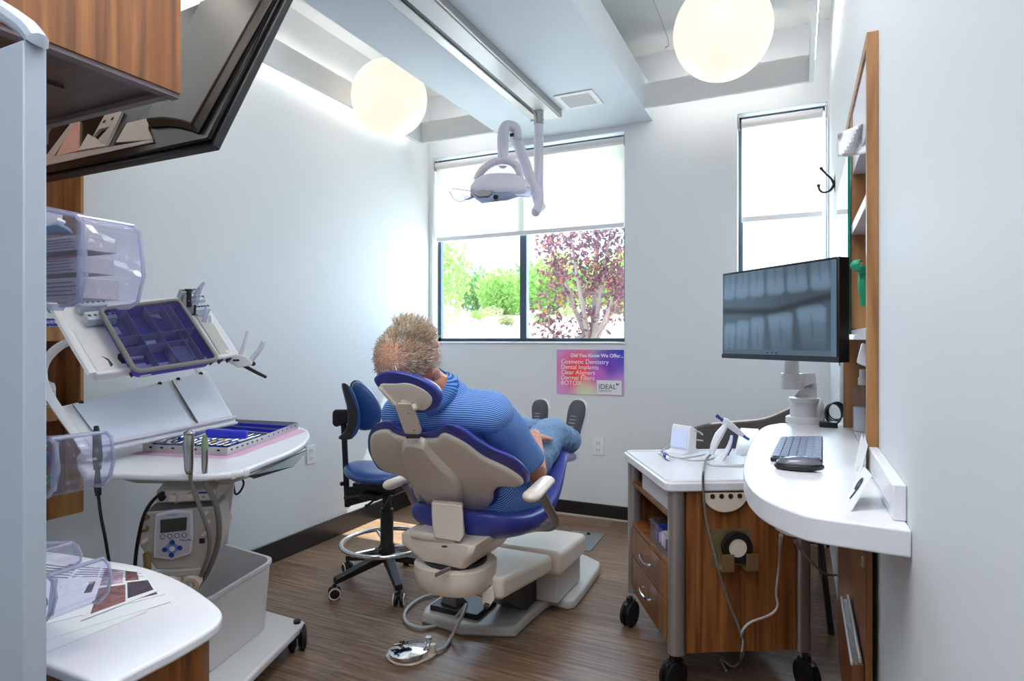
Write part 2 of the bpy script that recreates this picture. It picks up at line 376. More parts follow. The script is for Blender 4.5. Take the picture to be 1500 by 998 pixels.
def crown(g, c, r, n, s, rnd, flat=.8):
    for i in range(n):
        d = V((rnd.gauss(0, 1), rnd.gauss(0, 1), rnd.gauss(0, 1))).normalized()*(rnd.random()**.45)
        p = V(c)+V((d.x*r[0], d.y*r[1], d.z*r[2])); k = .35*noise.noise(p*1.1)
        p += d*k*r[0]
        a = V((rnd.gauss(0, 1), rnd.gauss(0, 1), rnd.gauss(0, 1))).normalized(); b = a.orthogonal().normalized(); q = s*(.6+.8*rnd.random())
        vs = [g.b.verts.new(p+a*q), g.b.verts.new(p+b*q*.5), g.b.verts.new(p-a*q), g.b.verts.new(p-b*q*.5)]; g.b.faces.new(vs)
    return g
rnd = random.Random(5)
def tree(loc, h, r, label, m, n=2600, s=.16, cat='tree', name='leafy_tree'):
    x, y = loc; z0 = gz(x, y)-.05; t = thing(name, label, cat, (x, y, z0), 'trees beyond the window')
    G().tube([(x, y, z0), (x+.05, y, z0+h*.3), (x, y, z0+h*.6)], [.1, .08, .04], 7, 4).obj('trunk', M_bark, t)
    g = crown(G(), (x, y, z0+h*.50), (r, r*.8, h*.52), n, s, rnd)
    g.obj('foliage', m, t, recalc=False, shade=False)
def at(px, y): d = ray(px, 500); return d.x*y/d.y, y
for px, y, h, r, m, lab in [(640, 21, 3.3, 1.6, M_leafg, 'tall bright green tree at the left end of the window view'),
    (698, 25.5, 2.0, 1.35, M_leafd, 'low mid green bushy tree left of the window mullion'),
    (738, 21, 1.75, 1.05, M_leafg, 'rounded bright green tree just left of the mullion'),
    (778, 25.5, 2.1, 1.3, M_leafd, 'mid green tree directly behind the mullion'),
    (812, 21, 2.2, 1.1, M_leafg, 'bright green tree right of the mullion'),
    (862, 25.5, 2.0, 1.4, M_leafd, 'mid green tree behind the purple plum tree'),
    (905, 21, 2.1, 1.2, M_leafg, 'bright green tree at the right end of the large window view')]:
    tree(at(px, y), h, r, lab, m, n=1700, s=.11)
for i, (px, y, r) in enumerate([(660, 15, .42), (700, 17, .3), (742, 13.5, .2), (795, 15, .26), (830, 17, .34), (640, 12, .2), (722, 19, .32)]):
    x, _ = at(px, y); z0 = gz(x, y)
    o = crown(G(), (x, y, z0+r*.5), (r, r, r*.6), 500, .035, rnd).obj('sagebrush', M_sage if i % 2 == 0 else M_leafg, None, recalc=False, shade=False)
    tag(o, ['pale feathery shrub nearest the left tree', 'green shrub on the gravel left of the mullion', 'small pale shrub close to the mullion', 'green shrub right of the mullion', 'pale shrub under the plum branches', 'small green shrub low at the left jamb', 'pale shrub far up the gravel slope'][i], 'shrub', 'shrubs on the gravel slope')
# purple plum
x, y = at(866, 7.4); z0 = gz(x, y)
t = thing('plum_tree', 'purple-leaved plum tree close outside the large window', 'tree', (x, y, z0-.3))
g = G(); base = V((x, y, z0-.3)); tips = []
for k, (dx, dz, dy) in enumerate([(-.42, 1.35, .1), (-.2, 1.9, -.3), (.05, 2.2, .2), (.3, 1.9, -.1), (.55, 1.5, .2), (-.55, .62, -.2), (.45, 1.1, -.4), (-.7, 1.75, .3)]):
    g.tube([base, base+V((dx*.12, dy*.2, .45)), base+V((dx*.55, dy*.6, dz*.6)), base+V((dx, dy, dz))], [.05, .04, .025, .01], 6, 5); tips.append(base+V((dx, dy, dz)))
    for q in (.5, .7, .9):
        p = base+V((dx*q, dy*q, dz*q)); d = V((rnd.uniform(-.22, .22), rnd.uniform(-.2, .2), rnd.uniform(.05, .28))); g.tube([p, p+d], [.012, .004], 5); tips.append(p+d)
g.obj('trunk', M_bark, t)
g = G(); g2 = G()
for p in tips:
    crown(g, p, (.24, .22, .22), 62, .036, rnd); crown(g2, p, (.24, .22, .24), 16, .03, rnd)
crown(g, base+V((.15, 0, 1.75)), (.55, .45, .6), 520, .038, rnd)
f = g.obj('foliage', M_leafp, t, recalc=False, shade=False); g2.obj('rust_leaves', M_leafp2, f, recalc=False, shade=False)
# ---------------------------------------------------------------- globe lamps
def globe(x, label):
    t = thing('globe_pendant', label, 'lamp', (x, 3.22, HC), 'opal globe lamps in the coffers')
    R_ = .238
    G().ell((x, 3.22, 2.84), R_, nu=48, nv=32).obj('globe', M_globe, t)
    G().cyl((x, 3.22, 2.84+R_-.01), (x, 3.22, HC), .012).obj('stem', M_wplas, t)
    G().cyl((x, 3.22, HC-.03), (x, 3.22, HC-.001), .06).obj('canopy', M_wplas, t)
globe(-2.365, 'glowing opal globe lamp in the left coffer'); globe(-.345, 'glowing opal globe lamp in the right coffer nearer the camera')
# ---------------------------------------------------------------- track, vent
tk = thing('ceiling_track', 'long white and grey ceiling track with dark centre channel', 'track', (-1.55, 2, ZS))
ty1 = 3.86
G().box((-1.655, 0.2, ZS-.04), (-1.60, ty1, ZS)).box((-1.565, .2, ZS-.045), (-1.44, ty1, ZS)).box((-1.66, .2, ZS-.012), (-1.44, ty1, ZS)).obj('rail', M_alu, tk, bev=.008)
G().box((-1.60, .2, ZS-.03), (-1.565, ty1-.02, ZS-.012)).obj('channel', M_blk, tk)
G().box((-1.555, .2, ZS-.052), (-1.452, ty1, ZS-.0455)).obj('cover_strip', M_wplas, tk, bev=.003)
G().box((-1.665, ty1, ZS-.05), (-1.435, ty1+.015, ZS)).obj('end_cap', M_wplas, tk, bev=.004)
v = thing('ceiling_vent', 'small white square louvred vent beside the track end', 'vent', (-1.25, 3.75, ZS))
g = G(); x0, x1, y0, y1 = -1.40, -1.15, 3.62, 3.87; g.box((x0, y0, ZS-.008), (x1, y0+.03, ZS)).box((x0, y1-.03, ZS-.008), (x1, y1, ZS)).box((x0, y0+.03, ZS-.008), (x0+.03, y1-.03, ZS)).box((x1-.03, y0+.03, ZS-.008), (x1, y1-.03, ZS)); g.box((x0+.001, y0+.001, ZS-.0005), (x1-.001, y1-.001, ZS-.0001)); g.obj('frame', M_wplas, v)
G().box((x0+.03, y0+.03, ZS-.002), (x1-.03, y1-.03, ZS-.0005)).obj('backing', M_dgry, v)
g = G(); n = 9
for i in range(n):
    yy = y0+.04+i*(y1-y0-.08)/(n-1); g.bar((x0+.03, yy, ZS-.006), (x1-.03, yy, ZS-.006), .014, .002, V((0, .5, 1)))
g.obj('louvre', M_wplas, v)
# ---------------------------------------------------------------- operatory light
ol = thing('operatory_light', 'white dental operatory lamp hanging from the ceiling track', 'dental lamp', (-1.535, 3.70, ZS-.03))
rx, ry = -1.535, 3.70
G().cyl((rx, ry, 2.80), (rx, ry, 2.70), .032).obj('collar', M_steel, ol, bev=.003)
G().tube([(rx, ry, 2.71), (rx, ry, 2.22), (rx, ry, 2.17)], .031, 20).obj('drop_tube', M_lav, ol)
e0 = T(797, 312, 4.03); e1 = T(753, 196, 3.82)
G().tube([(rx, ry, 2.26), (rx, ry, 2.17), (rx-.015, ry-.01, 2.135), e0+V((-.03, 0, .03)), e0+V((-.04, -.02, .08))], .033, 18, 4).obj('elbow', M_lav, ol)
G().tube([e0+V((-.02, 0, .02)), e1], .034, 18).obj('arm', M_lav, ol)
G().tube([e1+V((.02, 0, -.05)), e1+V((.012, 0, .02)), T(742, 187, 3.80), T(737, 200, 3.78), T(737, 225, 3.78), T(736, 238, 3.78), T(737, 243, 3.76)], [.03, .032, .034, .035, .034, .033, .03], 18, 5).obj('knuckle', M_lav, ol)
G().box((-.012, -.01, -.005), (.012, .01, .005), basis(T(750, 200, 3.77), (1, 0, 0), (0, 0, 1))).obj('clip', M_blk, ol)
th = 3.72
G().tube([T(697, 266, th), T(706, 252, th), T(722, 241, th), T(740, 238, th), T(756, 245, th), T(762, 262, th), T(765, 276, th)], [.026, .032, .035, .036, .034, .029, .024], 14, 5, flat=.7).obj('yoke', M_lav, ol)
# lamp head: rounded pod with glass below
ax = V((CC, SS, 0)); fw = V((-SS, CC, 0))
hc = T(733, 277, th)
g = G(); rings = []
for h, s1, s2 in [(.082, .06, .04), (.072, .11, .07), (.035, .17, .11), (-.005, .19, .125), (-.035, .18, .12), (-.045, .15, .10)]:
    rings.append([hc+ax*(s1*math.copysign(abs(math.cos(a))**.75, math.cos(a)))+fw*(s2*math.copysign(abs(math.sin(a))**.75, math.sin(a))-h*.35)+V((0, 0, h-.15*s2*math.copysign(abs(math.sin(a))**.75, math.sin(a))*-1.6)) for a in [2*PI*j/28 for j in range(28)]])
g.loft(rings).obj('lamp_housing', M_lav, ol, sub=1)
M_lens = mat('lamp_lens', (160, 168, 200), .12, .5)
G().prism([T(a, b, c) for a, b, c in [(689, 283, 3.61), (712, 279, 3.62), (731, 277, 3.62), (762, 290, 3.60), (745, 295, 3.54), (706, 300, 3.52), (696, 293, 3.56)]], fw*.02).obj('lens', M_lens, ol, bev=.004)
G().prism([T(a, b, c) for a, b, c in [(692, 284, 3.6), (714, 281, 3.6), (722, 281, 3.6), (716, 289, 3.56), (700, 290, 3.56)]], fw*.002).obj('reflector', M_alu, ol)
G().cyl(T(726, 291, 3.51), T(727, 290, 3.55), .014).obj('sensor_ring', M_blk, ol)
G().hull([T(a, b, c) for a, b in [(752, 268), (776, 276), (782, 284), (776, 292), (760, 290), (748, 282)] for c in (th-.08, th+.03)]).obj('handle', M_clearr, ol, bev=.01, seg=3)
G().tube([T(694, 288, th-.05), T(684, 292, th-.05), T(674, 288, th-.05)], [.016, .014, .012], 10, 4).obj('handle_stem', M_gry, ol)
G().hull([T(a, b, c) for a, b in [(657, 282), (664, 277), (690, 281), (692, 292), (674, 299), (664, 295)] for c in (th-.08, th-.02)]).obj('handle', M_clearr, ol, bev=.008, seg=3)
# ---------------------------------------------------------------- poster, outlets, floor plate
pt = thing('poster', 'colourful gradient poster listing dental services under the window', 'poster', (-1.45, YB, 1.1))
p = [Y(816, 514, YB), Y(914, 515, YB), Y(915, 583, YB), Y(817, 578, YB)]
x0, x1 = p[0].x, p[1].x; zt, zb = 1.225, .865
zt = (p[0].z+p[1].z)/2; zb = (p[2].z+p[3].z)/2
m = mat('poster_print', (220, 120, 190), .5); n = m.node_tree; b = n.nodes['Principled BSDF']
tcn = n.nodes.new('ShaderNodeTexCoord'); last = None
def blob(cx, cz, r, colr, last):
    ds = n.nodes.new('ShaderNodeVectorMath'); ds.operation = 'DISTANCE'; ds.inputs[1].default_value = (cx, 0, cz)
    mp = n.nodes.new('ShaderNodeMapping'); mp.inputs['Scale'].default_value = (1, 0, 1); n.links.new(tcn.outputs['Object'], mp.inputs[0]); n.links.new(mp.outputs[0], ds.inputs[0])
    mr = n.nodes.new('ShaderNodeMapRange'); mr.interpolation_type = 'SMOOTHSTEP'; mr.inputs['From Min'].default_value = r; mr.inputs['From Max'].default_value = r*.15; n.links.new(ds.outputs['Value'], mr.inputs['Value'])
    mx = n.nodes.new('ShaderNodeMix'); mx.data_type = 'RGBA'; n.links.new(mr.outputs[0], mx.inputs['Factor'])
    if last is None: mx.inputs['A'].default_value = c4((214, 150, 214))
    else: n.links.new(last, mx.inputs['A'])
    mx.inputs['B'].default_value = c4(colr); return mx.outputs['Result']
w_ = x1-x0; h_ = zt-zb; ox, oz = x0+1.45, zb-1.1
for fx, fz, r, cl in [(.35, .55, .24, (250, 70, 90)), (.3, .42, .12, (255, 80, 60)), (.62, .9, .07, (196, 180, 200)), (1.0, 1.0, .27, (44, 70, 200)), (.75, .68, .17, (116, 64, 190)), (.45, .0, .15, (222, 226, 186)), (.62, .45, .10, (206, 110, 200))]:
    last = blob(ox+fx*w_, oz+fz*h_, r, cl, last)
n.links.new(last, b.inputs['Base Color'])
G().box((x0, YB-.006, zb), (x1, YB-.0005, zt)).obj('board', m, pt)
M_pw = mat('poster_white', (246, 244, 250), .6)
yt = YB-.0065
def pz(f): return zt-(zt-zb)*f
text('heading_lettering', 'Did You Know We Offer...', (x0+w_*.22, yt, pz(.165)), (1, 0, 0), (0, 0, 1), .036, M_pw, pt, bold=.0008)
for i, s_ in enumerate(['Cosmetic Dentistry', 'Dental Implants', 'Clear Aligners', 'Dermal Fillers', 'BOTOX']):
    text('service_lettering', s_, (x0+w_*.065, yt, pz(.315+i*.12)), (1, 0, 0), (0, 0, 1), .046, M_pw, pt)
cd = G().box((x0+w_*.61, YB-.0072, pz(.98)), (x0+w_*.97, YB-.006, pz(.67))).obj('logo_card', M_paper, pt)
text('logo_lettering', 'IDEAL', (x0+w_*.635, YB-.0074, pz(.86)), (1, 0, 0), (0, 0, 1), .05, M_ink, cd)
text('logo_lettering', 'DENTISTRY', (x0+w_*.635, YB-.0074, pz(.925)), (1, 0, 0), (0, 0, 1), .02, M_gry, cd)
G().poly([(x0+w_*.89, YB-.0076, pz(.77)), (x0+w_*.895, YB-.0076, pz(.70)), (x0+w_*.91, YB-.0076, pz(.75)), (x0+w_*.94, YB-.0076, pz(.71)), (x0+w_*.925, YB-.0076, pz(.77))]).obj('logo_leaf', M_binkblue, cd)
def outlet(c, n_, label, s=1):
    t = thing('wall_outlet', label, 'outlet', c, 'electrical outlets'); n_ = V(n_); xa = V((0, 0, 1)).cross(n_).normalized()*1
    B = basis(c, xa, (0, 0, 1), n_)
    G().box((-.036*s, -.058*s, 0), (.036*s, .058*s, .006), B).obj('cover_plate', M_white, t, bev=.002)
    for sg in (-1, 1):
        o = G().box((-.017*s, sg*.024*s-.015*s, .006), (.017*s, sg*.024*s+.015*s, .008), B).obj('socket', M_wplas, t, bev=.002)
        G().box((-.008, sg*.024*s-.004, .008), (-.0055, sg*.024*s+.006, .0085), B).box((.0055, sg*.024*s-.004, .008), (.008, sg*.024*s+.006, .0085), B).obj('slot', M_blk, o)
outlet(Y(876.5, 656, YB-.0005), (0, -1, 0), 'white wall outlet under the poster beside the cart', 1.12)
outlet(X(455, 668, XL+.0005), (1, 0, 0), 'white wall outlet on the left wall beyond the instrument tray', 1.0)
fp = thing('floor_plate', 'grey metal cover plate on the floor behind the chair base', 'floor plate', Z(860, 795, 0))
q = [Z(a, b, .006) for a, b in [(838, 779), (886, 784), (865, 809), (826, 806)]]
G().prism(q, (0, 0, -.006)).obj('plate', mat('grey_plate', (140, 146, 146), .4, .4), fp, bev=.002)
G().cyl(Z(862, 785, .006), Z(862, 785, .009), .012).obj('screw', M_blk, fp); G().cyl(Z(846, 789, .006), Z(846, 789, .009), .009).obj('screw', M_blk, fp)
# ================================================================ RIGHT: counter and things on it
KZ = .975
ct = thing('counter', 'white curved wall-mounted work counter with rounded front', 'counter', (.1, 1.5, KZ))
outl = [(1108, 634), (1122, 626), (1142, 622), (1160, 621)]
pl = [Z(a, b, KZ) for a, b in [(1250, 768), (1214, 763), (1180, 757), (1148, 746), (1120, 733), (1103, 720), (1093, 706), (1089, 690), (1092, 672), (1098, 655), (1108, 636), (1122, 626), (1142, 622)]]
first = V((XR-.0005, Z(1330, 779, KZ).y, KZ))
poly = [first]+catmull(pl, 4)+[V((XR-.0005, 2.74, KZ))]
G().prism(poly, (0, 0, -.048)).obj('worktop', M_white, ct, bev=.004, seg=3)
bs = X(1330, 715, XR); be = X(1282, 655, XR)
G().box((XR-.022, Z(1330, 770, KZ).y+.012, KZ), (XR-.0005, 1.715, KZ+.066)).obj('backsplash', M_white, ct, bev=.003)
# pull-out bracket under the counter
g = G(); q = [Z(a, b, .925) for a, b in [(1136, 770), (1150, 782), (1235, 800), (1225, 772)]]
g.prism(q, (0, 0, .006)); g.tube([Z(1136, 768, .926), Z(1138, 776, .92), Z(1152, 784, .912), Z(1236, 801, .912)], .0035, 6); g.obj('under_tray', M_wplas, ct)
# keyboard
kq = [Z(a, b, KZ+.012) for a, b in [(1128, 672), (1205, 676), (1205, 641), (1143, 642)]]
kt = thing('keyboard', 'compact grey wireless keyboard lying lengthwise on the white counter', 'keyboard', (kq[0]+kq[2])/2*1)
kt.location.z = KZ
G().prism([p for p in kq], (0, 0, -.011)).obj('keyboard_body', M_blk, kt, bev=.003)
M_key = mat('grey_keycap', (118, 124, 156), .45)
nx, ny = 6, 18
for i in range(nx):
    for j in range(ny):
        def bl(u, v): return kq[0].lerp(kq[1], u).lerp(kq[3].lerp(kq[2], u), v)
        u0, u1 = .03+(i+.10)*.94/nx, .03+(i+.90)*.94/nx; v0, v1 = .03+(j+.14)*.94/ny, .03+(j+.86)*.94/ny
        G().prism([bl(u0, v0), bl(u1, v0), bl(u1, v1), bl(u0, v1)], (0, 0, .003)).obj('key', M_key, kt)
# mouse
mc = Z(1170, 690, KZ+.001); mt = thing('computer_mouse', 'black and grey cordless mouse in front of the keyboard', 'mouse', mc)
mx = (Z(1207, 690, KZ)-Z(1133, 684, KZ)); L = mx.length/2; mx.normalize(); my = V((0, 0, 1)).cross(mx)
for nm, zz, sc, mm in (('mouse_base', .010, 1.0, M_blk), ('mouse_shell', .014, .96, mat('graphite_gloss', (110, 112, 122), .22, .3))):
    rings = []
    for h, s_ in ([(0, .93), (.006, 1), (.013, 1.0), (.016, .9)] if nm == 'mouse_base' else [(.0125, .98), (.019, .97), (.026, .82), (.031, .55), (.033, .2)]):
        rings.append([mc+mx*(L*sc*s_*math.copysign(abs(math.cos(a))**.8, math.cos(a)))+my*(.031*s_*math.sin(a))+V((0, 0, h+.002*math.cos(a))) for a in [2*PI*j/24 for j in range(24)]])
    G().loft(rings).obj(nm, mm, mt, sub=1)
# number tent card
n0, n1 = Z(1240, 738, KZ), Z(1248, 751, KZ); dv = (n1-n0)
n0 = Z(1241, 733, KZ); n1 = Z(1247, 752, KZ); R0 = T(1267, 686, (n0-CP).dot(V((-SS, CC, 0)))+.02); R1 = T(1278, 699, (n1-CP).dot(V((-SS, CC, 0)))+.02)
b1 = Z(1313, 756, KZ); b0 = b1+(n0-n1)
tt = thing('number_card', 'white folded tent card with the number 9 on the counter', 'sign', (n1+b1)/2); tt.location.z = KZ
up_ = (R0-n0).normalized(); al = (n1-n0).normalized(); nn = al.cross(up_).normalized()
G().prism([n0, n1, R1, R0], nn*.002).obj('front_leaf', M_paper, tt)
G().prism([b0, b1, R1, R0], nn*.002).obj('rear_leaf', M_paper, tt)
cen = (n0+n1+R0+R1)/4
out_ = nn if nn.x < 0 else -nn
al2 = up_.cross(out_)
text('number_lettering', '9', cen-al2*.02-up_*.026+out_*.0035, al2, up_, .07, M_ink, tt, bold=.0004)
# ---- wall niche unit
nu = thing('wall_cabinet', 'tall oak-edged cabinet recessed in the right wall with open cubbies', 'cabinet', (XR, 1.95, KZ))
XF = .150
G().box((.150, 1.722, KZ+.0), (XR-.0005, 1.744, NZ1+.03)).obj('near_stile', M_woodl, nu, bev=.001)
G().box((XF+.003, 1.744, KZ), (XR+.129, 1.7465, NZ1)).obj('near_side', M_white, nu)
G().box((XF, 2.21, 1.335), (XR+.12, 2.225, NZ1-.02)).obj('divider_panel', M_woodl, nu)
G().box((XF, 2.585, KZ), (XR+.12, 2.5995, 1.33)).obj('far_side', M_woodl, nu)
G().box((XR+.115, 1.747, KZ), (XR+.129, 2.585, NZ1)).obj('back_panel', M_wood, nu)
for z_ in (1.300, 1.63): 
    G().box((XF, 1.747, z_-.0), (XR+.114, 2.209 if z_ > 1.4 else 2.584, z_+.03)).obj('shelf', M_white, nu, bev=.001)
G().box((XF+.004, 1.747, NZ1-.20), (XR+.114, 2.209, NZ1-.01)).obj('upper_panel', M_lav, nu, bev=.001)
G().box((.150, 1.744, NZ1), (XR-.0005, 2.60, NZ1+.03)).obj('top_rail', M_woodl, nu)
# mirror door
mr = thing('mirror', 'frameless mirror with green glass edge beside the recessed cabinet', 'mirror', (.14, 2.5, 1.5))
G().box((.1395, 2.205, 1.318), (.1425, 2.80, 1.885)).obj('mirror_face', M_mirror, mr)
G().box((.1393, 2.199, 1.317), (.1475, 2.205, 1.886)).obj('mirror_edge', M_greenglass, mr)
G().box((.1427, 2.2055, 1.3185), (.1475, 2.80, 1.885)).obj('mirror_back', M_blk, mr)
G().cyl((.126, 2.22, 1.335), (.1393, 2.22, 1.335), .012).obj('mirror_clip', M_chr, mr)
G().box((.1477, 2.62, 1.4), (XR-.0005, 2.78, 1.8)).obj('wall_mount', M_blk, mr)
# paper towel
pw = thing('paper_towel', 'crumpled white paper towel sticking out of the recessed cabinet', 'paper towel', (.13, 1.8, 1.8))
pts = [(1270, 180), (1243, 187), (1226, 197), (1227, 228), (1246, 231), (1262, 226), (1270, 222)]
g = G(); n_ = 14
rows = []
for j in range(9):
    v_ = j/8; row = []
    for i in range(n_):
        u_ = i/(n_-1); px = 1227+(1271-1227)*u_; top = 198-18*u_; bot = 231-7*max(0, u_-.4)
        row.append(g.b.verts.new(T(px, top+(bot-top)*v_, 1.78-.16*u_+.03*math.sin(u_*7+v_*4)-.02*abs(v_-.35))))
    rows.append(row)
for j in range(8):
    for i in range(n_-1): g.b.faces.new((rows[j][i], rows[j][i+1], rows[j+1][i+1], rows[j+1][i]))
tag_o = g.obj('towel_sheet', M_paper, pw, solid=.0012)
def simple(name, label, cat, loc, group=None): return thing(name, label, cat, loc, group)
# green gloves hanging from a cubby
gl = simple('nitrile_glove', 'green nitrile glove hanging out of the recessed cabinet', 'glove', (.15, 1.82, 1.45))
G().tube([T(1262, 384, 1.63), T(1254, 386, 1.60), T(1253, 394, 1.60), T(1262, 396, 1.6), T(1266, 402, 1.62), T(1265, 420, 1.62), T(1267, 450, 1.63)], [.005, .01, .012, .013, .014, .014, .011], 9, 4, flat=.6).obj('glove_body', M_glove, gl, wave=(.006, .02))
tu = simple('tissue', 'white tissue tucked above the soap bottle in the recessed cabinet', 'tissue', (.14, 1.83, 1.25))
G().hull([T(1262, 505, 1.63), T(1254, 534, 1.62), T(1271, 541, 1.62), T(1272, 508, 1.64), T(1262, 507, 1.66), T(1270, 538, 1.66)]).obj('tissue_sheet', M_paper, tu, bev=.003, wave=(.01, .03))
sb = simple('soap_bottle', 'clear pump soap bottle standing on the counter in the cabinet', 'bottle', (.168, 1.95, KZ))
bx, by = .185, 2.50
G().lathe([(.001, 0), (.034, 0), (.037, .01), (.037, .14), (.030, .16), (.012, .168)], (bx+.022, by, KZ+.0005)).obj('bottle_body', M_clear, sb)
G().lathe([(.001, .001), (.031, .001), (.0315, .085), (.001, .086)], (bx+.022, by, KZ+.001)).obj('liquid', mat('clear_gel', (205, 210, 214), .2), sb)
G().lathe([(.016, .165), (.016, .19), (.012, .195), (.012, .22), (.001, .22)], (bx+.022, by, KZ)).obj('pump', M_wplas, sb)
pc = simple('card_stack', 'white cards leaning beside the oak strip on the counter', 'cards', (.13, 1.65, KZ))
for k, (y_, r_) in enumerate([(1.74, .014), (1.78, .02), (1.81, .012)]):
    G().prism([V((.118+r_, y_, KZ)), V((.118+r_, y_-.07, KZ+.0)), V((.140+r_*.5, y_-.07, KZ+.075-.008*k)), V((.140+r_*.5, y_, KZ+.085))], (.001, 0, 0)).obj('card', M_paper, pc)
sr = simple('switch_box', 'small grey switch box on the right wall behind the cable bundle', 'switch', (XR, 3.0, 1.2))
G().box((XR-.03, 2.66, 1.02), (XR-.0005, 2.72, 1.29)).obj('box_body', M_wplas, sr, bev=.004); G().box((XR-.034, 2.67, 1.2), (XR-.03, 2.71, 1.25)).obj('button', M_gry, sr)
# coat hook
hk = simple('coat_hook', 'black double coat hook on the right wall beside the tall window', 'hook', (XR, 2.9, 1.95))
hx = X(1223, 270, XR-.001); by_ = hx.y
pr = lambda a, b: Y(a, b, by_)
G().hull([V((XR-.001, by_-.02, pr(0+1222, 258).z)), V((XR-.001, by_+.02, pr(1222, 258).z)), V((XR-.001, by_-.02, pr(1222, 284).z)), V((XR-.001, by_+.02, pr(1222, 284).z)), V((XR-.006, by_, pr(1222, 262).z)), V((XR-.006, by_, pr(1222, 280).z))]).obj('hook_plate', M_blk, hk, bev=.001)
G().tube([pr(1222, 272), pr(1217, 263), pr(1210, 257), pr(1204, 250)], [.007, .0055, .005, .006], 8, 5).ell(pr(1203, 249), .0085).obj('upper_prong', M_blk, hk)
G().tube([pr(1222, 272), pr(1216, 281), pr(1207, 284), pr(1201, 281), pr(1199, 275)], [.007, .006, .005, .005, .005], 8, 5).ell(pr(1199, 274), .0085).obj('lower_prong', M_blk, hk)
# ---- monitor
mo = thing('computer_monitor', 'black monitor showing a grey dental X-ray above the counter', 'monitor', (-.03, 2.28, KZ+.05))
TR = T(1229, 380, 1.90); TL = T(1058, 401, 2.41); zt_, zb_ = 1.559, 1.229
dx = (TL-TR); dx.z = 0; Wd = dx.length; dx.normalize(); nf = V((dx.y, -dx.x, 0)); nf = nf if nf.y < 0 else -nf
org = V((TL.x, TL.y, zb_)); xr = -dx       # xr: viewer's left to right
B = basis(org, xr, (0, 0, 1), nf); Hh = zt_-zb_
G().box((0, 0, -.045), (Wd, Hh, 0), B).obj('monitor_body', M_blk, mo, bev=.004)
G().box((0, 0, .0), (Wd, .016, .003), B).obj('lower_bezel', mat('dark_bezel', (48, 50, 58), .35), mo, bev=.001)
nxp, nyp = 192, 112
yy, xx = np.mgrid[0:nyp, 0:nxp]; fx = xx/(nxp-1)*1.62; fy = yy/(nyp-1)
img = .07+.02*np.sin(fx*3+1)
def ss(a): return 1/(1+np.exp(-a))
curve = .53+.10*np.sin((fx-.2)*1.6)
for (cx, w, up_, top, tilt) in [(.10, .19, 1, .22, .03), (.32, .20, 1, .25, .02), (.56, .22, 1, .22, 0), (.84, .25, 1, .22, -.01), (1.14, .27, 1, .20, -.02), (1.44, .24, 1, .22, -.03), (.12, .19, 0, 0, -.02), (.34, .20, 0, 0, -.02), (.57, .20, 0, 0, 0), (.90, .34, 0, 0, .02), (1.31, .36, 0, 0, .03)]:
    y0 = (np.interp(cx, [0, 1.62], [.66, .68]) if up_ else np.interp(cx, [0, 1.62], [.38, .60]))
    y0 = y0+.02 if up_ else y0-.01
    dyy = (fy-y0) if up_ else (y0-fy)
    ww = w*(1.0-.5*np.clip(dyy, 0, 1))*np.clip(.75+dyy*6, 0, 1)
    dxx = np.abs(fx-(cx+tilt*dyy*3))
    ins = ss((ww/1.9-dxx)*110)*ss(dyy*130)*ss((.42-dyy)*14)
    img += ins*(.055+.06*np.exp(-((dyy-.10)/.10)**2)-.035*np.exp(-(dxx/.016)**2)*(dyy > .1)*(dyy < .35))
img *= (1-.75*ss((.035-np.abs(fy-np.interp(fx, [0, .8, 1.62], [.54, .50, .64])))*90))
img = np.clip(img, .01, .6); img[fy < .055] = .09; img[(fx > 1.56)] = .30*.4
g = G(); bmv = [[g.b.verts.new(B @ V((.008+(Wd-.016)*i/(nxp-1), .018+(Hh-.026)*j/(nyp-1), .0015))) for i in range(nxp)] for j in range(nyp)]
for j in range(nyp-1):
    for i in range(nxp-1): g.b.faces.new((bmv[j][i], bmv[j][i+1], bmv[j+1][i+1], bmv[j+1][i]))
g.b.verts.index_update()
ms = bpy.data.materials.new('radiograph_screen'); ms.use_nodes = True; n = ms.node_tree; b = n.nodes['Principled BSDF']; at_ = n.nodes.new('ShaderNodeAttribute'); at_.attribute_name = 'px'
b.inputs['Base Color'].default_value = (.01, .01, .01, 1); b.inputs['Roughness'].default_value = .25; n.links.new(at_.outputs['Color'], b.inputs['Emission Color']); b.inputs['Emission Strength'].default_value = 1.0
so = g.obj('screen', ms, mo, shade=False, recalc=False)
ca = so.data.color_attributes.new('px', 'FLOAT_COLOR', 'POINT'); arr = np.zeros((nyp*nxp, 4), dtype=np.float32)
fl = img.reshape(-1); arr[:, 0] = fl*.60; arr[:, 1] = fl*.95; arr[:, 2] = fl*1.35; arr[:, 3] = 1; ca.data.foreach_set('color', arr.reshape(-1))
for k in range(6): G().box((Wd*.44+k*.011, .022, .002), (Wd*.44+k*.011+.006, .028, .0024), B).obj('taskbar_icon', M_key if k % 2 else M_binkblue, so)
# arm
ma = thing('monitor_arm', 'white jointed monitor arm standing at the back of the counter', 'monitor arm', (.02, 2.06, KZ))
pb = V((.018, 2.665, KZ))
G().lathe([(.001, 0), (.066, 0), (.066, .022), (.058, .026), (.001, .026)], pb).obj('base_disc', M_wplas, ma, bev=.001)
G().lathe([(.050, .026), (.050, .085), (.001, .085)], pb).obj('base_cylinder', M_wplas, ma)
G().lathe([(.055, .082), (.055, .098), (.001, .098)], pb).obj('collar', M_wplas, ma, bev=.001)
def ah(pts, t0_, t1_, nm): return G().hull([T(a, b, t) for a, b in pts for t in (t0_, t1_)]).obj(nm, M_wplas, ma, bev=.005, seg=3)
ah([(1160, 587), (1197, 587), (1197, 570), (1176, 569), (1164, 582)], 2.44, 2.54, 'lower_arm')
G().cyl(T(1186, 569, 2.49), T(1186, 562, 2.49), .03).obj('elbow_pin', M_wplas, ma)
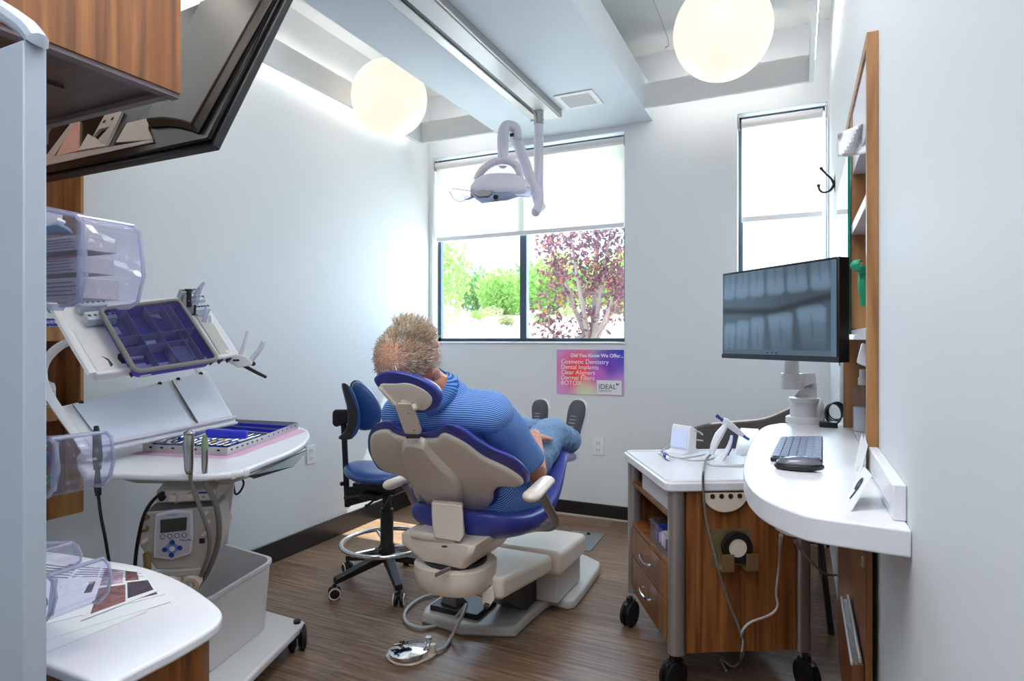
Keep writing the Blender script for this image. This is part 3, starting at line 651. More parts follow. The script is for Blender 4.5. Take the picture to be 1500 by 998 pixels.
ah([(1172, 549), (1195, 547), (1196, 562), (1174, 571)], 2.42, 2.54, 'upper_arm')
G().lathe([(.001, 0), (.042, 0), (.044, .004), (.044, .030), (.041, .033), (.041, .062), (.001, .062)], T(1160, 572, 2.44)).obj('elbow', M_wplas, ma)
G().cyl(T(1159, 550, 2.44), T(1159, 520, 2.44), .030).obj('neck', M_wplas, ma)
G().cyl(T(1159, 500, 2.44)+V((0, 0, 0)), V((-.075, 2.39, T(1159, 500, 2.44).z)), .032).cyl(T(1159, 525, 2.44), T(1159, 488, 2.44), .028).obj('screen_mount', M_wplas, ma)
G().ell(T(1200, 604, 2.40), (.02, .05, .05)).obj('round_knob', M_wplas, ma)
G().tube([T(1168, 613, 2.40), T(1175, 610, 2.395), T(1180, 606, 2.40)], .004, 6, 3).obj('clip_knob', M_blk, ma)
# cables behind the arm
cb = simple('cable_bundle', 'coiled black power cable beside the monitor arm base', 'cable', (.11, 2.06, KZ))
g = G()
for k in range(4):
    c0 = V((.118+.004*k, 2.62+.008*k, KZ+.045)); 
    g.tube([c0+V((.028*math.cos(a), .03*math.sin(a+k), .036*math.sin(a)+.003*k)) for a in [2*PI*j/14 for j in range(14)]], .0028, 6, 2, closed=True)
g.obj('cable', M_blk, cb); G().box((.07, 2.55, KZ), (.13, 2.60, KZ+.02)).obj('plug', M_blk, cb, bev=.002)
# ================================================================ lower right cabinet
lc = thing('base_cabinet', 'walnut cabinet under the counter along the right wall with vent slots', 'cabinet', (.16, 2.2, 0))
G().box((.148, 1.722, .0), (XR-.0125, 2.9, KZ-.045)).obj('cabinet_body', M_wood, lc, bev=.001)
g = G()
for k in range(10): g.box((.1465, 2.30, .62+.028*k), (.148, 2.52, .628+.028*k))
g.obj('vent_slots', M_woodl, lc)
G().box((.121, 1.75, .03), (.1475, 2.18, .49)).obj('pull_out_bin', M_wood, lc, bev=.002)
for (xx, zz) in ((.121, .49), (.139, .50)): G().box((xx-.004, 1.75, zz-.006), (xx+.003, 2.18, zz+.008)).obj('edge_strip', M_white, lc, bev=.003)
G().cyl((.1465, 1.76, .74), (.148, 1.76, .74), .009).box((.142, 1.757, .735), (.147, 1.763, .76)).obj('lock', M_steel, lc)
# ================================================================ guest chair
gc = thing('guest_chair', 'taupe upholstered guest chair with black legs behind the walnut cart', 'chair', (-.4, 3.5, 0))
g = G(); yb_ = 3.75; top = [(1008, 632), (1035, 624), (1075, 620), (1110, 617), (1130, 612), (1146, 605), (1160, 599), (1180, 594), (1200, 596), (1208, 606)]
ring = [Y(a, b, yb_) for a, b in top]; low = [V((ring[-1].x, yb_, .52)), V((ring[0].x+.03, yb_, .52))]
xm = XR-.03
for r_ in ring+low: r_.x = min(r_.x, xm)
G().prism(catmull(ring, 3)+low, (0, .06, .0)).obj('backrest', M_fab, gc, bev=.012, seg=3)
xa_ = ring[0].x; G().box((xa_+.02, 3.2, .40), (xm-.02, 3.76, .48)).obj('seat', M_fab, gc, bev=.03, seg=3)
for (p, q) in (((xa_+.04, 3.24, .42), (xa_+.02, 3.18, 0)), ((xm-.06, 3.24, .42), (xm-.015, 3.05, 0)), ((xa_+.04, 3.74, .42), (xa_+.02, 3.82, 0)), ((xm-.05, 3.74, .42), (xm-.03, 3.82, 0))):
    G().tube([p, q], .014, 10).obj('leg', M_blk, gc)
# ================================================================ walnut cart
cO = V((-.425, 2.285, 0)); c2 = V((.877, .48, 0)).normalized(); c1 = V((-c2.y, c2.x, 0)); CW, CDp, CT = .535, .60, .78
BC = basis(cO, c2, c1, (0, 0, 1))
ck = thing('mobile_cart', 'walnut mobile cart with white top, open shelves and two drawers', 'cart', cO+c2*.27+c1*.3)
def cbx(lo, hi): return G().box(lo, hi, BC)
def rr(x0, y0, x1, y1, r, k=5):
    o = []
    for cx, cy, a0 in ((x1-r, y1-r, 0), (x0+r, y1-r, 90), (x0+r, y0+r, 180), (x1-r, y0+r, 270)):
        for i in range(k+1): a = math.radians(a0+90*i/k); o.append((cx+r*math.cos(a), cy+r*math.sin(a)))
    return o
G().prism([BC @ V((a, b, CT-.034)) for a, b in rr(-.025, -.02, CW+.03, CDp+.02, .03)], (0, 0, .034)).obj('cart_top', M_white, ck, bev=.006, seg=3)
def lip(a0, b0, a1, b1, r=.03):
    pass
G().tube([BC @ V((a, b, CT+.002)) for a, b in rr(-.012, -.008, CW+.018, CDp+.008, .03)], .006, 6, closed=True).obj('raised_rim', M_white, ck)
cbx((.06, .0, .15), (CW-.06, .018, CT-.034)).obj('side_panel', M_wood, ck)
cbx((.03, CDp-.018, .15), (CW-.03, CDp, CT-.034)).obj('side_panel', M_wood, ck)
cbx((CW-.02, .03, .15), (CW-.002, CDp-.03, CT-.034)).obj('back_panel', M_wood, ck)
cbx((.01, .02, .15), (CW-.02, CDp-.02, .17)).obj('bottom_panel', M_wood, ck)
for z_ in (.655, .47): cbx((.004, .02, z_-.018), (CW-.02, CDp-.02, z_)).obj('shelf', M_wood, ck, bev=.001)
for z0_, z1_ in ((.322, .448), (.175, .316)):
    d_ = cbx((.0, .05, z0_), (.018, CDp-.04, z1_)).obj('drawer', M_wood, ck, bev=.001)
    zc = (z0_+z1_)/2+.012; yc = CDp*.5-.02
    G().tube([BC @ V(p) for p in ((0, yc-.06, zc), (-.022, yc-.055, zc-.004), (-.028, yc, zc-.006), (-.022, yc+.055, zc-.004), (0, yc+.06, zc))], .005, 8, 4).obj('handle', M_chr, d_)
for a, b in ((.028, .022), (CW-.028, .022), (.02, CDp-.022), (CW-.02, CDp-.022)):
    G().prism([BC @ V((a+(p[0]), b+p[1], .14)) for p in rr(-.030, -.026, .030, .026, .022)], (0, 0, CT-.034-.14)).obj('post', M_alu, ck)
def caster(c, r, w, ang, par, m=M_rub, hub=M_blk, zoff=0, ring=None):
    ax_ = V((math.cos(ang), math.sin(ang), 0)); o = None
    cc = V((c[0], c[1], r+zoff))
    for sg in (-1, 1):
        q = G().lathe([(.001, 0), (r*.7, 0), (r, w*.12), (r, w*.34), (r*.8, w*.42), (.001, w*.42)], cc+ax_*(sg*w*.08), ax_*sg, 24).obj('caster_wheel', m, par)
        if ring: G().lathe([(r*.78, w*.36), (r*.95, w*.36), (r*.95, w*.46), (r*.78, w*.46)], cc+ax_*(sg*w*.08), ax_*sg, 24, closed=True).obj('wheel_ring', ring, q)
    G().cyl(cc+V((0, 0, 0)), cc+V((0, 0, r*1.35)), r*.28).obj('caster_stem', hub, par)
    G().hull([cc+V((0, 0, r*.2))+ax_*.01*s1+V((-ax_.y, ax_.x, 0))*r*s2*.8+V((0, 0, r*.75*s3)) for s1 in (-1, 1) for s2 in (-1, 1) for s3 in (0, 1)]).obj('caster_fork', hub, par, bev=.004)
for (a, b, an) in ((.02, .03, 2.6), (CW-.02, .0, .6), (-.01, CDp-.05, 2.9), (CW-.04, CDp-.04, 1.0)):
    p = BC @ V((a, b, 0)); caster(p, .055, .05, an, ck)
# half-disc holder on the side with four holes
hp = cbx((0, 0, 0), (0, 0, 0)); hp.b.clear()
pts = [BC @ V((.20+.085*math.cos(a), -.004, CT-.040-.072*math.sin(a))) for a in [PI*j/18 for j in range(19)]]
hd = G().prism(pts, c1*-.012).obj('handpiece_holder', M_bone, ck, bev=.002)
for k in range(4): G().cyl(BC @ V((.15+.034*k, -.0155, CT-.052)), BC @ V((.15+.034*k, -.018, CT-.052)), .009).obj('holder_hole', M_dgry, hd)
# tape roll in a bracket
tpx = .235; tz = .545
br = thing('tape_roll', 'black-rimmed roll clipped on the walnut side of the cart', 'tape roll', BC @ V((tpx, -.06, tz)))
G().box((tpx-.085, -.003, tz-.075), (tpx+.07, -.0005, tz+.06), BC).obj('bracket_plate', M_brass, br)
for a in (-.045, .045): G().box((tpx+a-.022, -.062, tz-.078), (tpx+a+.022, -.0585, tz-.015), BC).box((tpx+a-.022, -.062, tz-.078), (tpx+a+.022, -.003, tz-.074), BC).obj('bracket_hook', M_brass, br)
G().lathe([(.034, -.012), (.055, -.012), (.058, 0), (.055, .012), (.034, .012), (.030, 0)], BC @ V((tpx, -.03, tz)), c1, closed=True).obj('rim', M_rub, br)
G().lathe([(.001, -.010), (.034, -.010), (.034, .008), (.001, .008)], BC @ V((tpx, -.03, tz)), c1).obj('core', M_bone, br)
# bins in the cart
def tubbin(lo, hi, label, m, loc, nm='storage_bin'):
    t = thing(nm, label, 'bin', loc); w_ = .003
    x0, y0, z0 = lo; x1, y1, z1 = hi
    g = G().box((x0, y0, z0), (x1, y1, z0+w_), BC).box((x0, y0, z0), (x0+w_, y1, z1), BC).box((x1-w_, y0, z0), (x1, y1, z1), BC).box((x0, y0, z0), (x1, y0+w_, z1), BC).box((x0, y1-w_, z0), (x1, y1, z1), BC)
    g.obj('bin_body', m, t); G().tube([BC @ V((a, b, z1)) for a, b in rr(x0-.004, y0-.004, x1+.004, y1+.004, .01, 3)], .005, 6, closed=True).obj('bin_rim', m, t); return t
b_ = tubbin((.012, .07, .656), (.30, .42, .73), 'white lidded storage bin on the upper cart shelf', M_wplas, BC @ V((.1, .2, .656)))
b2 = tubbin((.012, .06, .471), (.30, .30, .56), 'clear bin of supplies on the lower cart shelf', M_clear, BC @ V((.1, .2, .471)))
for k in range(7):
    o = G().box((.03+.0*k, .075+.03*k, .477), (.20, .092+.03*k, .545-.012*(k % 3)), BC).obj('packet', [M_paper, M_pink, M_binkblue, M_bone][k % 4], b2, bev=.003)
# ---- devices on the cart top
CZ = CT+.0005
ep = thing('endo_device', 'white tabletop device with tilted screen on the cart top', 'dental device', BC @ V((.16, .36, CZ)))
dB = basis(BC @ V((.16, .37, CZ+.002)), (.87, .49, 0), (-.49, .87, 0), (0, 0, 1))
xd = (Z(1030, 660, CT)-Z(985, 668, CT)).normalized(); yd = V((0, 0, 1)).cross(xd)
oc = Z(1003, 668, CT+.002); dB = basis(oc, xd, yd, (0, 0, 1))
prof = [(-.045, .0), (-.045, .015), (-.01, .02), (.005, .10), (.014, .118), (.06, .105), (.055, .02), (.075, .006), (.075, 0)]
prof = [(-.055, 0), (-.055, .014), (-.018, .02), (-.004, .118), (.006, .132), (.052, .112), (.045, .03), (.07, .012), (.07, 0)]
G().prism([dB @ V((a, -.03, z)) for a, z in prof], yd*.10).obj('device_body', M_white, ep, bev=.006, seg=3)
q = [dB @ V((-.0185, -.022, .03)), dB @ V((-.0185, .062, .03)), dB @ V((-.0065, .062, .115)), dB @ V((-.0065, -.022, .115))]
G().prism(q, dB.to_3x3() @ V((-.003, 0, .0004))).obj('screen', mat('pale_screen', (196, 204, 232), .15, emis=.25), ep)
G().prism([dB @ V((a, b, .0)) for a, b in rr(-.09, -.06, .10, .10, .04)], (0, 0, .006)).obj('base_plate', M_white, ep, bev=.002)
G().box((.055, .01, .02), (.075, .08, .10), dB).obj('rear_block', M_blk, ep, bev=.01)
G().tube([dB @ V(p) for p in ((.03, -.03, .11), (.06, -.035, .10), (.09, -.03, .085))], .004, 6, 3).obj('stylus', M_hosel, ep)
hd_ = thing('apex_handpiece', 'small chrome and blue handpiece lying on the cart top', 'handpiece', Z(975, 668, CT))
G().tube([Z(969, 664, CT+.014), Z(973, 668, CT+.013), Z(980, 674, CT+.013)], [.006, .0105, .008], 12).obj('handpiece_body', M_chr, hd_); G().cyl(Z(974.5, 669, CT+.013), Z(977, 671.5, CT+.013), .0112).obj('blue_band', M_binkblue, hd_)
cdv = thing('device_cord', 'pale cord curling around the device on the cart top', 'cord', Z(975, 665, CT))
G().tube([Z(a, b, CT+.0105) for a, b in [(970, 661), (985, 654), (1000, 648)]]+[Z(a, b, CT+.012) for a, b in [(1012, 646), (1030, 648)]], .004, 6, 4).tube([Z(a, b, CT+.0125) for a, b in [(978, 670), (995, 674), (1015, 677), (1036, 676), (1048, 673)]], .0035, 6, 4).obj('cord', M_hosel, cdv)
# impression gun on its stand
ig = thing('obturation_gun', 'white pistol-shaped dental gun with blue tip standing in its base', 'dental gun', Z(1062, 680, CT))
t0 = 2.36
bp = [Z(a, b, CT+.001) for a, b in [(1036, 682), (1040, 676), (1052, 672), (1075, 671), (1090, 674), (1096, 682), (1088, 686), (1060, 686), (1042, 685)]]
G().prism(bp, (0, 0, .010)).obj('stand_plate', M_white, ig, bev=.003)
def tt_(a, b, d=0): return T(a, b, t0+d)
t0 = (Z(1060, 680, CT)-CP).dot(V((-SS, CC, 0)))
G().tube([tt_(1050, 680), tt_(1058, 672), tt_(1066, 660), tt_(1070, 650), tt_(1072, 640)], [.030, .022, .014, .012, .008], 12, 4, flat=.6).obj('stand_cradle', M_white, ig)
G().tube([tt_(1042, 668), tt_(1046, 655), tt_(1053, 640), tt_(1061, 628), tt_(1062, 620)], [.012, .021, .024, .017, .014], 14, 5, flat=.7).obj('grip', M_white, ig)
G().tube([tt_(1058, 618), tt_(1064, 621), tt_(1078, 632), tt_(1088, 640)], [.013, .016, .013, .010], 14, 4).obj('barrel', M_white, ig)
G().tube([tt_(1086, 638), tt_(1092, 643), tt_(1097, 646)], [.008, .0065, .006], 12).obj('blue_nozzle', mat('steel_blue_plastic', (50, 110, 170), .3), ig)
G().tube([tt_(1075, 636), tt_(1073, 652), tt_(1066, 670)], [.003, .006, .003], 8, 4).obj('blue_trigger', M_binkblue, ig)
G().tube([tt_(1052, 613), tt_(1057, 617)], .006, 10).ell(tt_(1051, 612), .008).ell(tt_(1059, 618), .010).obj('blue_plunger', M_binkblue, ig)
G().box((-.013, -.0035, -.017), (.013, .0035, -.015), basis(tt_(1070, 626), (tt_(1078, 632)-tt_(1064, 621)), (0, 0, 1))).obj('side_mark', M_binkblue, ig)
sd = thing('white_console', 'low white console with sloped face behind the pistol-shaped gun', 'dental device', Z(1085, 665, CT))
G().hull([Z(a, b, CT+.0005)+V((0, 0, h)) for a, b, h in [(1075, 672, 0), (1108, 668, 0), (1112, 652, 0), (1082, 650, 0), (1078, 668, .03), (1105, 664, .035), (1112, 652, .075), (1084, 650, .075)]]).obj('console_body', M_white, sd, bev=.006)
for k in range(3): G().cyl(T(1077+k*3.5, 638+k*1.0, t0+.10), T(1077+k*3.5, 637+k*1.0, t0+.098), .003).obj('console_button', M_binkblue, sd)
# cords hanging down the cart side
cq = thing('hanging_cord', 'grey cord hanging from the gun down the side of the cart to the floor', 'cord', Z(1075, 985, 0))
def side(px, py, off=-.02):   # point just in front of the cart's side panel
    return PL(px, py, BC @ V((0, off, 0)), c1)
G().tube([tt_(1041, 668), T(1034, 676, t0-.06), side(1031, 690, -.045), side(1030, 712, -.034), side(1034, 760), side(1048, 820), side(1066, 880), side(1080, 915), side(1088, 940), side(1086, 960, -.05), Z(1084, 975, .01), Z(1086, 985, .006)], .0045, 8, 5).obj('cord', M_hose, cq)
c3 = thing('charging_cord', 'white cord looping from under the counter down to the floor', 'cord', Z(1060, 975, 0))
G().tube([T(1144, 786, 1.35), T(1143, 800, 1.85), T(1142, 815, 2.15), side(1141, 832, -.05), side(1137, 870), side(1139, 890), side(1128, 903), side(1098, 915), side(1086, 932), Z(1089, 960, .05), Z(1075, 979, .008), Z(1056, 968, .008), Z(1064, 985, .006)], .0045, 8, 5).obj('cord', M_hosel, c3)
c4_ = thing('under_counter_cord', 'thin grey cord sagging across the aluminium cart post', 'cord', T(1190, 825, 2.0))
G().tube([T(1165, 795, 1.3), T(1182, 818, 1.6), T(1207, 842, 1.95), T(1225, 845, 2.1)], .004, 8, 5).obj('cord', M_hose, c4_)
# ================================================================ LEFT FOREGROUND
pn = thing('partition_panel', 'tall pale grey end panel with rounded cap at the left edge of the photo', 'panel', (-1.2, .50, 0))
e_ = Y(34, 500, .49); tp = Y(34, 60, .49)
M_pan = mat('pale_grey_laminate', (180, 188, 198), .45)
G().box((-1.45, .49, 0), (e_.x, .52, tp.z)).obj('panel_body', M_pan, pn, bev=.002)
c0 = Y(0, 20, .49); c1_ = Y(36, 50, .49)
G().tube([c0+V((-.3, .015, .17)), c0+V((-.0, .015, .0)), c1_+V((-.003, .015, 0)), c1_+V((.000, .015, -.008))], .014, 10, 3).obj('rounded_cap', M_pan, pn)
# upper cabinet
uc = thing('upper_cabinet', 'walnut wall cabinet overhead at the upper left, seen from below', 'cabinet', (-1.5, .7, 1.86))
ux = -1.262; ca_ = X(265, 140, ux); uy, uz = ca_.y, ca_.z
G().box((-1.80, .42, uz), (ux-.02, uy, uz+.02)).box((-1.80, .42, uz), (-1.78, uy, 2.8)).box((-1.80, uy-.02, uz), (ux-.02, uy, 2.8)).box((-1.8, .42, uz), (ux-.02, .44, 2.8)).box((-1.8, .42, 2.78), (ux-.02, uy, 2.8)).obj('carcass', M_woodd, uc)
G().box((ux-.02, .42, uz-.0), (ux, uy, 2.80)).obj('door', M_wood, uc, bev=.001)
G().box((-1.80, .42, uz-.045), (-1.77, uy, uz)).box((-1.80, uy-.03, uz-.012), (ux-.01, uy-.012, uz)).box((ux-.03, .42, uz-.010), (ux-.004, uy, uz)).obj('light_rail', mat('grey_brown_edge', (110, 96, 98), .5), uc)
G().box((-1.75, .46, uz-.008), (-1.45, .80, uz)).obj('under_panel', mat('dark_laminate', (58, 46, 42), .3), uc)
# television, seen from behind
tv = thing('television', 'large flat television seen from behind, hanging tilted under the upper cabinet', 'television', (-2.0, 1.2, 1.85))
Bp = T(305, 210, 1.55); Cp_ = T(410, 0, 1.71); Ap = T(35, 265, 2.10)
ex = (Bp-Ap).normalized(); ey = (Cp_-Bp); ey = (ey-ex*ey.dot(ex)).normalized(); ez = ex.cross(ey)   # ez towards camera or away
if ez.y > 0: ez = -ez
TB = basis(Bp, -ex, ey, ez)      # x: from right edge to the left, y up, z towards the camera
LW, LH = 1.10, .64
M_tv = mat('bronze_black_shell', (60, 52, 45), .36, .5); M_tvb = mat('gloss_black', (12, 12, 14), .2, spec=.2)
G().box((0, 0, -.035), (LW, LH, -.012), TB).obj('bezel_frame', M_blk, tv, bev=.004)
G().box((.012, .012, -.012), (LW-.012, LH-.01, .0), TB).obj('back_plate', M_tvb, tv, bev=.004)
def tvp(px, py, h=0): return TB.inverted() @ PL(px, py, Bp+ez*h, ez)
def tvpoly(pts, h): return [V((p.x, p.y, h)) for p in (tvp(a, b, h) for a, b in pts)]
# bronze back cover, bulging, edge curved at the bottom
sh = tvpoly([(222, 190), (232, 188), (250, 189), (270, 192), (290, 198)], .0)
sh = [V((.018, .018, 0)), V((.03, .012, 0))]
cov = tvpoly([(291, 200), (278, 195), (262, 191), (245, 189), (220, 191), (236, 152), (262, 90)], .0)
rings = []
top_ = [V((cov[-1].x+.02, LH-.03, 0)), V((.02, LH-.03, 0))]
out0 = [TB @ V((p.x, p.y, 0)) for p in cov+top_]
out1 = [TB @ V((p.x*.94+.02, p.y*.94+.02, .022)) for p in cov+top_]
G().loft([out0, out1]).obj('back_cover', M_tv, tv, bev=.006, seg=3)
G().cyl(TB @ V((*tvp(255, 148).xy, .022)), TB @ V((*tvp(255, 148).xy, .026)), .006).cyl(TB @ V((*tvp(250, 156).xy, .022)), TB @ V((*tvp(250, 156).xy, .026)), .003).obj('screw_hole', M_blk, tv)
M_cream = mat('cream_panel', (206, 188, 172), .4); M_cream2 = mat('pale_mount_plate', (196, 180, 168), .35, .3)
G().prism([TB @ V((p.x, p.y, .001)) for p in tvpoly([(66, 246), (64, 238), (108, 180), (116, 182), (80, 232), (224, 208), (227, 211)], 0)], ez*.003).obj('port_frame', M_cream2, tv)
G().prism([TB @ V((p.x, p.y, .001)) for p in tvpoly([(84, 232), (112, 182), (118, 180), (117, 224)], 0)], ez*.004).obj('port_cover', mat('salmon_panel', (206, 150, 132), .4), tv)
G().prism([TB @ V((p.x, p.y, .001)) for p in tvpoly([(118, 224), (132, 200), (160, 216), (158, 218)], 0)], ez*.006).obj('port_cover', M_cream, tv)
vp_ = G().prism([TB @ V((p.x, p.y, .001)) for p in tvpoly([(139, 206), (158, 172), (182, 168), (181, 172), (160, 216), (147, 210), (165, 190), (150, 194)], 0)], ez*.008).obj('mounting_plate', M_cream2, tv)
for q_ in ((157, 183), (169, 179)): G().cyl(TB @ V((*tvp(*q_).xy, .009)), TB @ V((*tvp(*q_).xy, .011)), .006).obj('plate_hole', M_blk, vp_)
G().prism([TB @ V((p.x, p.y, .001)) for p in tvpoly([(172, 212), (188, 184), (222, 176), (219, 192), (226, 208)], 0)], ez*.004).obj('rating_label', M_cream, tv)
G().prism([TB @ V((p.x, p.y, .001)) for p in tvpoly([(198, 182), (204, 166), (236, 156), (226, 176)], 0)], ez*.003).obj('port_cover', M_dgry, tv)
G().tube([TB @ V((.5, .35, -.035)), V((-2.2, 1.5, 2.3)), V((XL, 1.6, 2.35))], .03, 10).obj('wall_arm', M_blk, tv)
# left wall cabinet
lw = thing('wall_shelf_cabinet', 'shallow walnut shelf cabinet on the left wall holding gloves and a bottle', 'cabinet', (XL, 1.2, .6))
lx = -2.66; ly = 1.53
G().box((XL+.0005, .75, .60), (XL+.012, ly+.01, 2.45)).obj('back_panel', M_wood, lw)
G().box((XL+.012, ly, .60), (lx, ly+.012, 2.45)).obj('side_panel', M_woodl, lw)
G().box((XL+.012, .75, .60), (lx, .765, 2.45)).obj('side_panel', M_woodl, lw)
for z_ in (.60, .985, 1.30, 2.43): G().box((XL+.012, .765, z_), (lx, ly, z_+.022)).obj('shelf', M_woodl, lw)
for z_, h in ((1.30, .052), (.985, .05), (.60, .08)): G().box((lx-.012, .765, z_-.005), (lx+.003, ly+.006, z_+h)).obj('shelf_lip', M_woodl, lw)
gb = thing('glove_box', 'white and blue box of examination gloves on the left wall shelf', 'box', (-2.72, 1.35, 1.352))
gx0, gx1 = XL+.015, lx-.014
g0 = X(36, 500, gx1); g1 = X(92, 500, gx1); zt_g = X(90, 448, gx1).z; zb_g = 1.3225
G().box((gx0, g0.y-.1, zb_g), (gx1, g1.y, zt_g)).obj('carton', M_white, gb, bev=.001)
zm = X(80, 469, gx1).z
G().box((gx1, g0.y-.1, zb_g+.001), (gx1+.0008, g1.y, zm)).obj('blue_band', M_binkblue, gb)
text('carton_lettering', 'Examination Gloves', (gx1+.0012, g1.y-.01, zm-.008), (0, -1, 0), (0, 0, -1), .024, M_white, gb)
text('carton_lettering', 'Chloroprene', (gx1+.0012, g1.y-.01, zm-.03), (0, -1, 0), (0, 0, -1), .022, M_white, gb)
G().cyl((gx1, g1.y-.04, zt_g-.02), (gx1+.001, g1.y-.04, zt_g-.02), .018).obj('green_mark', M_glove, gb)
bt_ = thing('refill_bottle', 'white squarish refill bottle on the lower left wall shelf', 'bottle', (-2.72, 1.33, 1.008))
q0 = X(47, 597, -2.70); q1 = X(80, 597, -2.70); zt_b = X(64, 541, -2.70).z; zz = 1.0085
yc_ = (q0.y+q1.y)/2; hw = (q1.y-q0.y)/2
g = G(); rings = []
for h, s_ in [(0, .94), (.005, 1), (.10, 1), (.118, .9), (.13, .45), (.14, .35), (zt_b-zz, .35)]:
    rings.append([V((-2.715+.032*s_*a, yc_+hw*s_*b, zz+h)) for a, b in rr(-1, -1, 1, 1, .3)])
g.loft(rings).obj('bottle_body', M_wplas, bt_)
G().box((-2.6822, yc_-hw*.7, zz+.02), (-2.6815, yc_+hw*.7, zz+.09)).obj('label_sheet', mat('grey_label', (190, 190, 184), .6), bt_)
g = G()
for k in range(4): g.box((-2.6815, yc_-hw*.6, zz+.028+k*.015), (-2.6811, yc_+hw*.55, zz+.034+k*.015))
g.obj('printed_lines', M_gry, bt_)
rk = thing('bin_rack', 'upright rack strip behind the pale panel carrying the clear bins', 'rack', (-1.3, .58, 0))
G().box((-1.36, .525, 0), (-1.245, .62, 1.7)).obj('rack_post', M_pan, rk)
# ---- desk with papers
DZ = .76
dk = thing('desk', 'white rounded desk top on a walnut base at the lower left', 'desk', (-1.4, .9, 0))
pts = [Z(a, b, DZ) for a, b in [(36, 808), (90, 812), (150, 822), (200, 830), (240, 842), (275, 858), (305, 878), (322, 893), (325, 905), (312, 921), (262, 951), (215, 975), (172, 998)]]
near = V((pts[-1].x+.01, .60, DZ)); far = pts[0]
outline_ = catmull(pts, 3)+[near, V((-2.05, .60, DZ)), V((-2.05, far.y+.02, DZ))]
G().prism(outline_, (0, 0, -.022)).obj('desk_top', M_white, dk, bev=.006, seg=3)
ctr = V((-1.55, .85, DZ)); 
ins = [ctr+(p-ctr)*.93+V((0, 0, -.022)) for p in outline_]
ins = [V((p.x, p.y, DZ-.0225)) for p in ins]
G().prism(ins, (0, 0, -(DZ-.10))).obj('desk_base', M_wood, dk)
def sheet(name, label, cat, quad, z, m=M_paper, group=None):
    P = [Z(a, b, DZ+z) for a, b in quad]; t = thing(name, label, cat, (P[0]+P[2])/2, group); t.location.z = DZ
    G().prism(P, (0, 0, .0006)).obj('sheet', m, t)
    def bl(u, v): 
        q = P[0].lerp(P[1], u).lerp(P[3].lerp(P[2], u), v); q.z = DZ+z+.0008; return q
    return t, bl
M_ph1 = mat('brown_photo', (128, 84, 84), .4, var=.5, bscale=60); M_ph2 = mat('mauve_photo', (178, 150, 168), .4, var=.4, bscale=40); M_ph3 = mat('dark_photo', (72, 52, 74), .4, var=.4, bscale=70)
def brochure(label, quad, z, photos):
    t, bl = sheet('brochure', label, 'brochure', quad, z, group='dental brochures fanned on the desk')
    for (u0, v0, u1, v1, m) in photos: G().poly([bl(u0, v0), bl(u1, v0), bl(u1, v1), bl(u0, v1)]).obj('printed_photo', m, t)
    g = G()
    for k in range(5):
        v_ = .72+.045*k; g.poly([bl(.04, v_), bl(.9-.08*(k % 3), v_), bl(.9-.08*(k % 3), v_+.014), bl(.04, v_+.014)])
    g.obj('printed_lines', M_ink, t); return t
# quads: near-left, near-right, far-right, far-left  (u to the right, v away)
brochure('topmost dental brochure with purple-brown photos, farthest right on the desk', [(118, 912), (232, 868), (212, 840), (150, 829)], .0036, [(.1, .05, .55, .5, M_ph1), (.58, .1, .95, .55, M_ph3), (.1, .55, .5, .92, M_ph2), (.55, .6, .8, .9, M_ph1)])
brochure('second dental brochure partly under the topmost one', [(36, 925), (242, 873), (205, 836), (120, 826)], .0024, [(.62, .05, .95, .4, M_ph1), (.45, .2, .6, .6, M_ph2), (.3, .4, .55, .62, M_ph3)])
brochure('lowest dental brochure spread toward the clear bin', [(36, 950), (250, 884), (215, 845), (60, 820)], .0012, [(.2, .3, .5, .6, M_ph2), (.5, .35, .7, .6, M_ph1)])
t, bl = sheet('envelope', 'blank white envelope lying in front of the brochures', 'envelope', [(36, 972), (216, 898), (190, 888), (36, 940)], .0005)
# ---- clear tilt bins
M_box = mat('grey_white_carton', (190, 186, 188), .6); M_line = mat('print_grey', (112, 110, 118), .7)
def bin_(label, prof, y0, y1, div, tcont):
    P = [Y(a, b, y0) for a, b in prof]; t = thing('clear_bin', label, 'bin', (P[0].x, (y0+y1)/2, min(p.z for p in P)), 'clear organiser bins beside the pale panel')
    n = len(P); w = .0022; E_ = V((0, y1-y0, 0))
    G().prism(P, (0, w, 0)).obj('bin_side', M_clear, t); G().prism([p+E_ for p in P], (0, -w, 0)).obj('bin_side', M_clear, t)
    # bottom and sloped front (profile edges after the first top edge)
    g = G()
    for i in range(1, n-1): g.poly([P[i], P[i+1], P[i+1]+E_, P[i]+E_])
    g.obj('bin_front', M_clear, t, solid=w)
    g = G(); 
    for k in (0, 1): g.tube([p+E_*k for p in P[:-1]], .0035, 6)
    g.tube([P[1], P[1]+E_], .0035, 6).obj('bin_rim', M_clearr, t)
    a, b = div; g = G(); g.bar(Y(a[0], a[1], y0+.004), Y(b[0], b[1], y0+.004), .008, .006, V((0, 1, 0))); g.obj('divider_rib', M_clearr, t)
    P0 = P; G().tube([P[-2]+V((0, 0, -.003)), P[-1]+V((0, 0, -.003))], .006, 6).obj('base_rail', M_clearr, t)
    return t
u = bin_('large clear bin filled with a stack of slim cartons, topmost beside the pale panel', [(-20, 291), (112, 319), (121, 330), (127, 400), (118, 440), (104, 449), (90, 450), (-20, 448)], .60, .694, ((119, 326), (116, 446)), None)
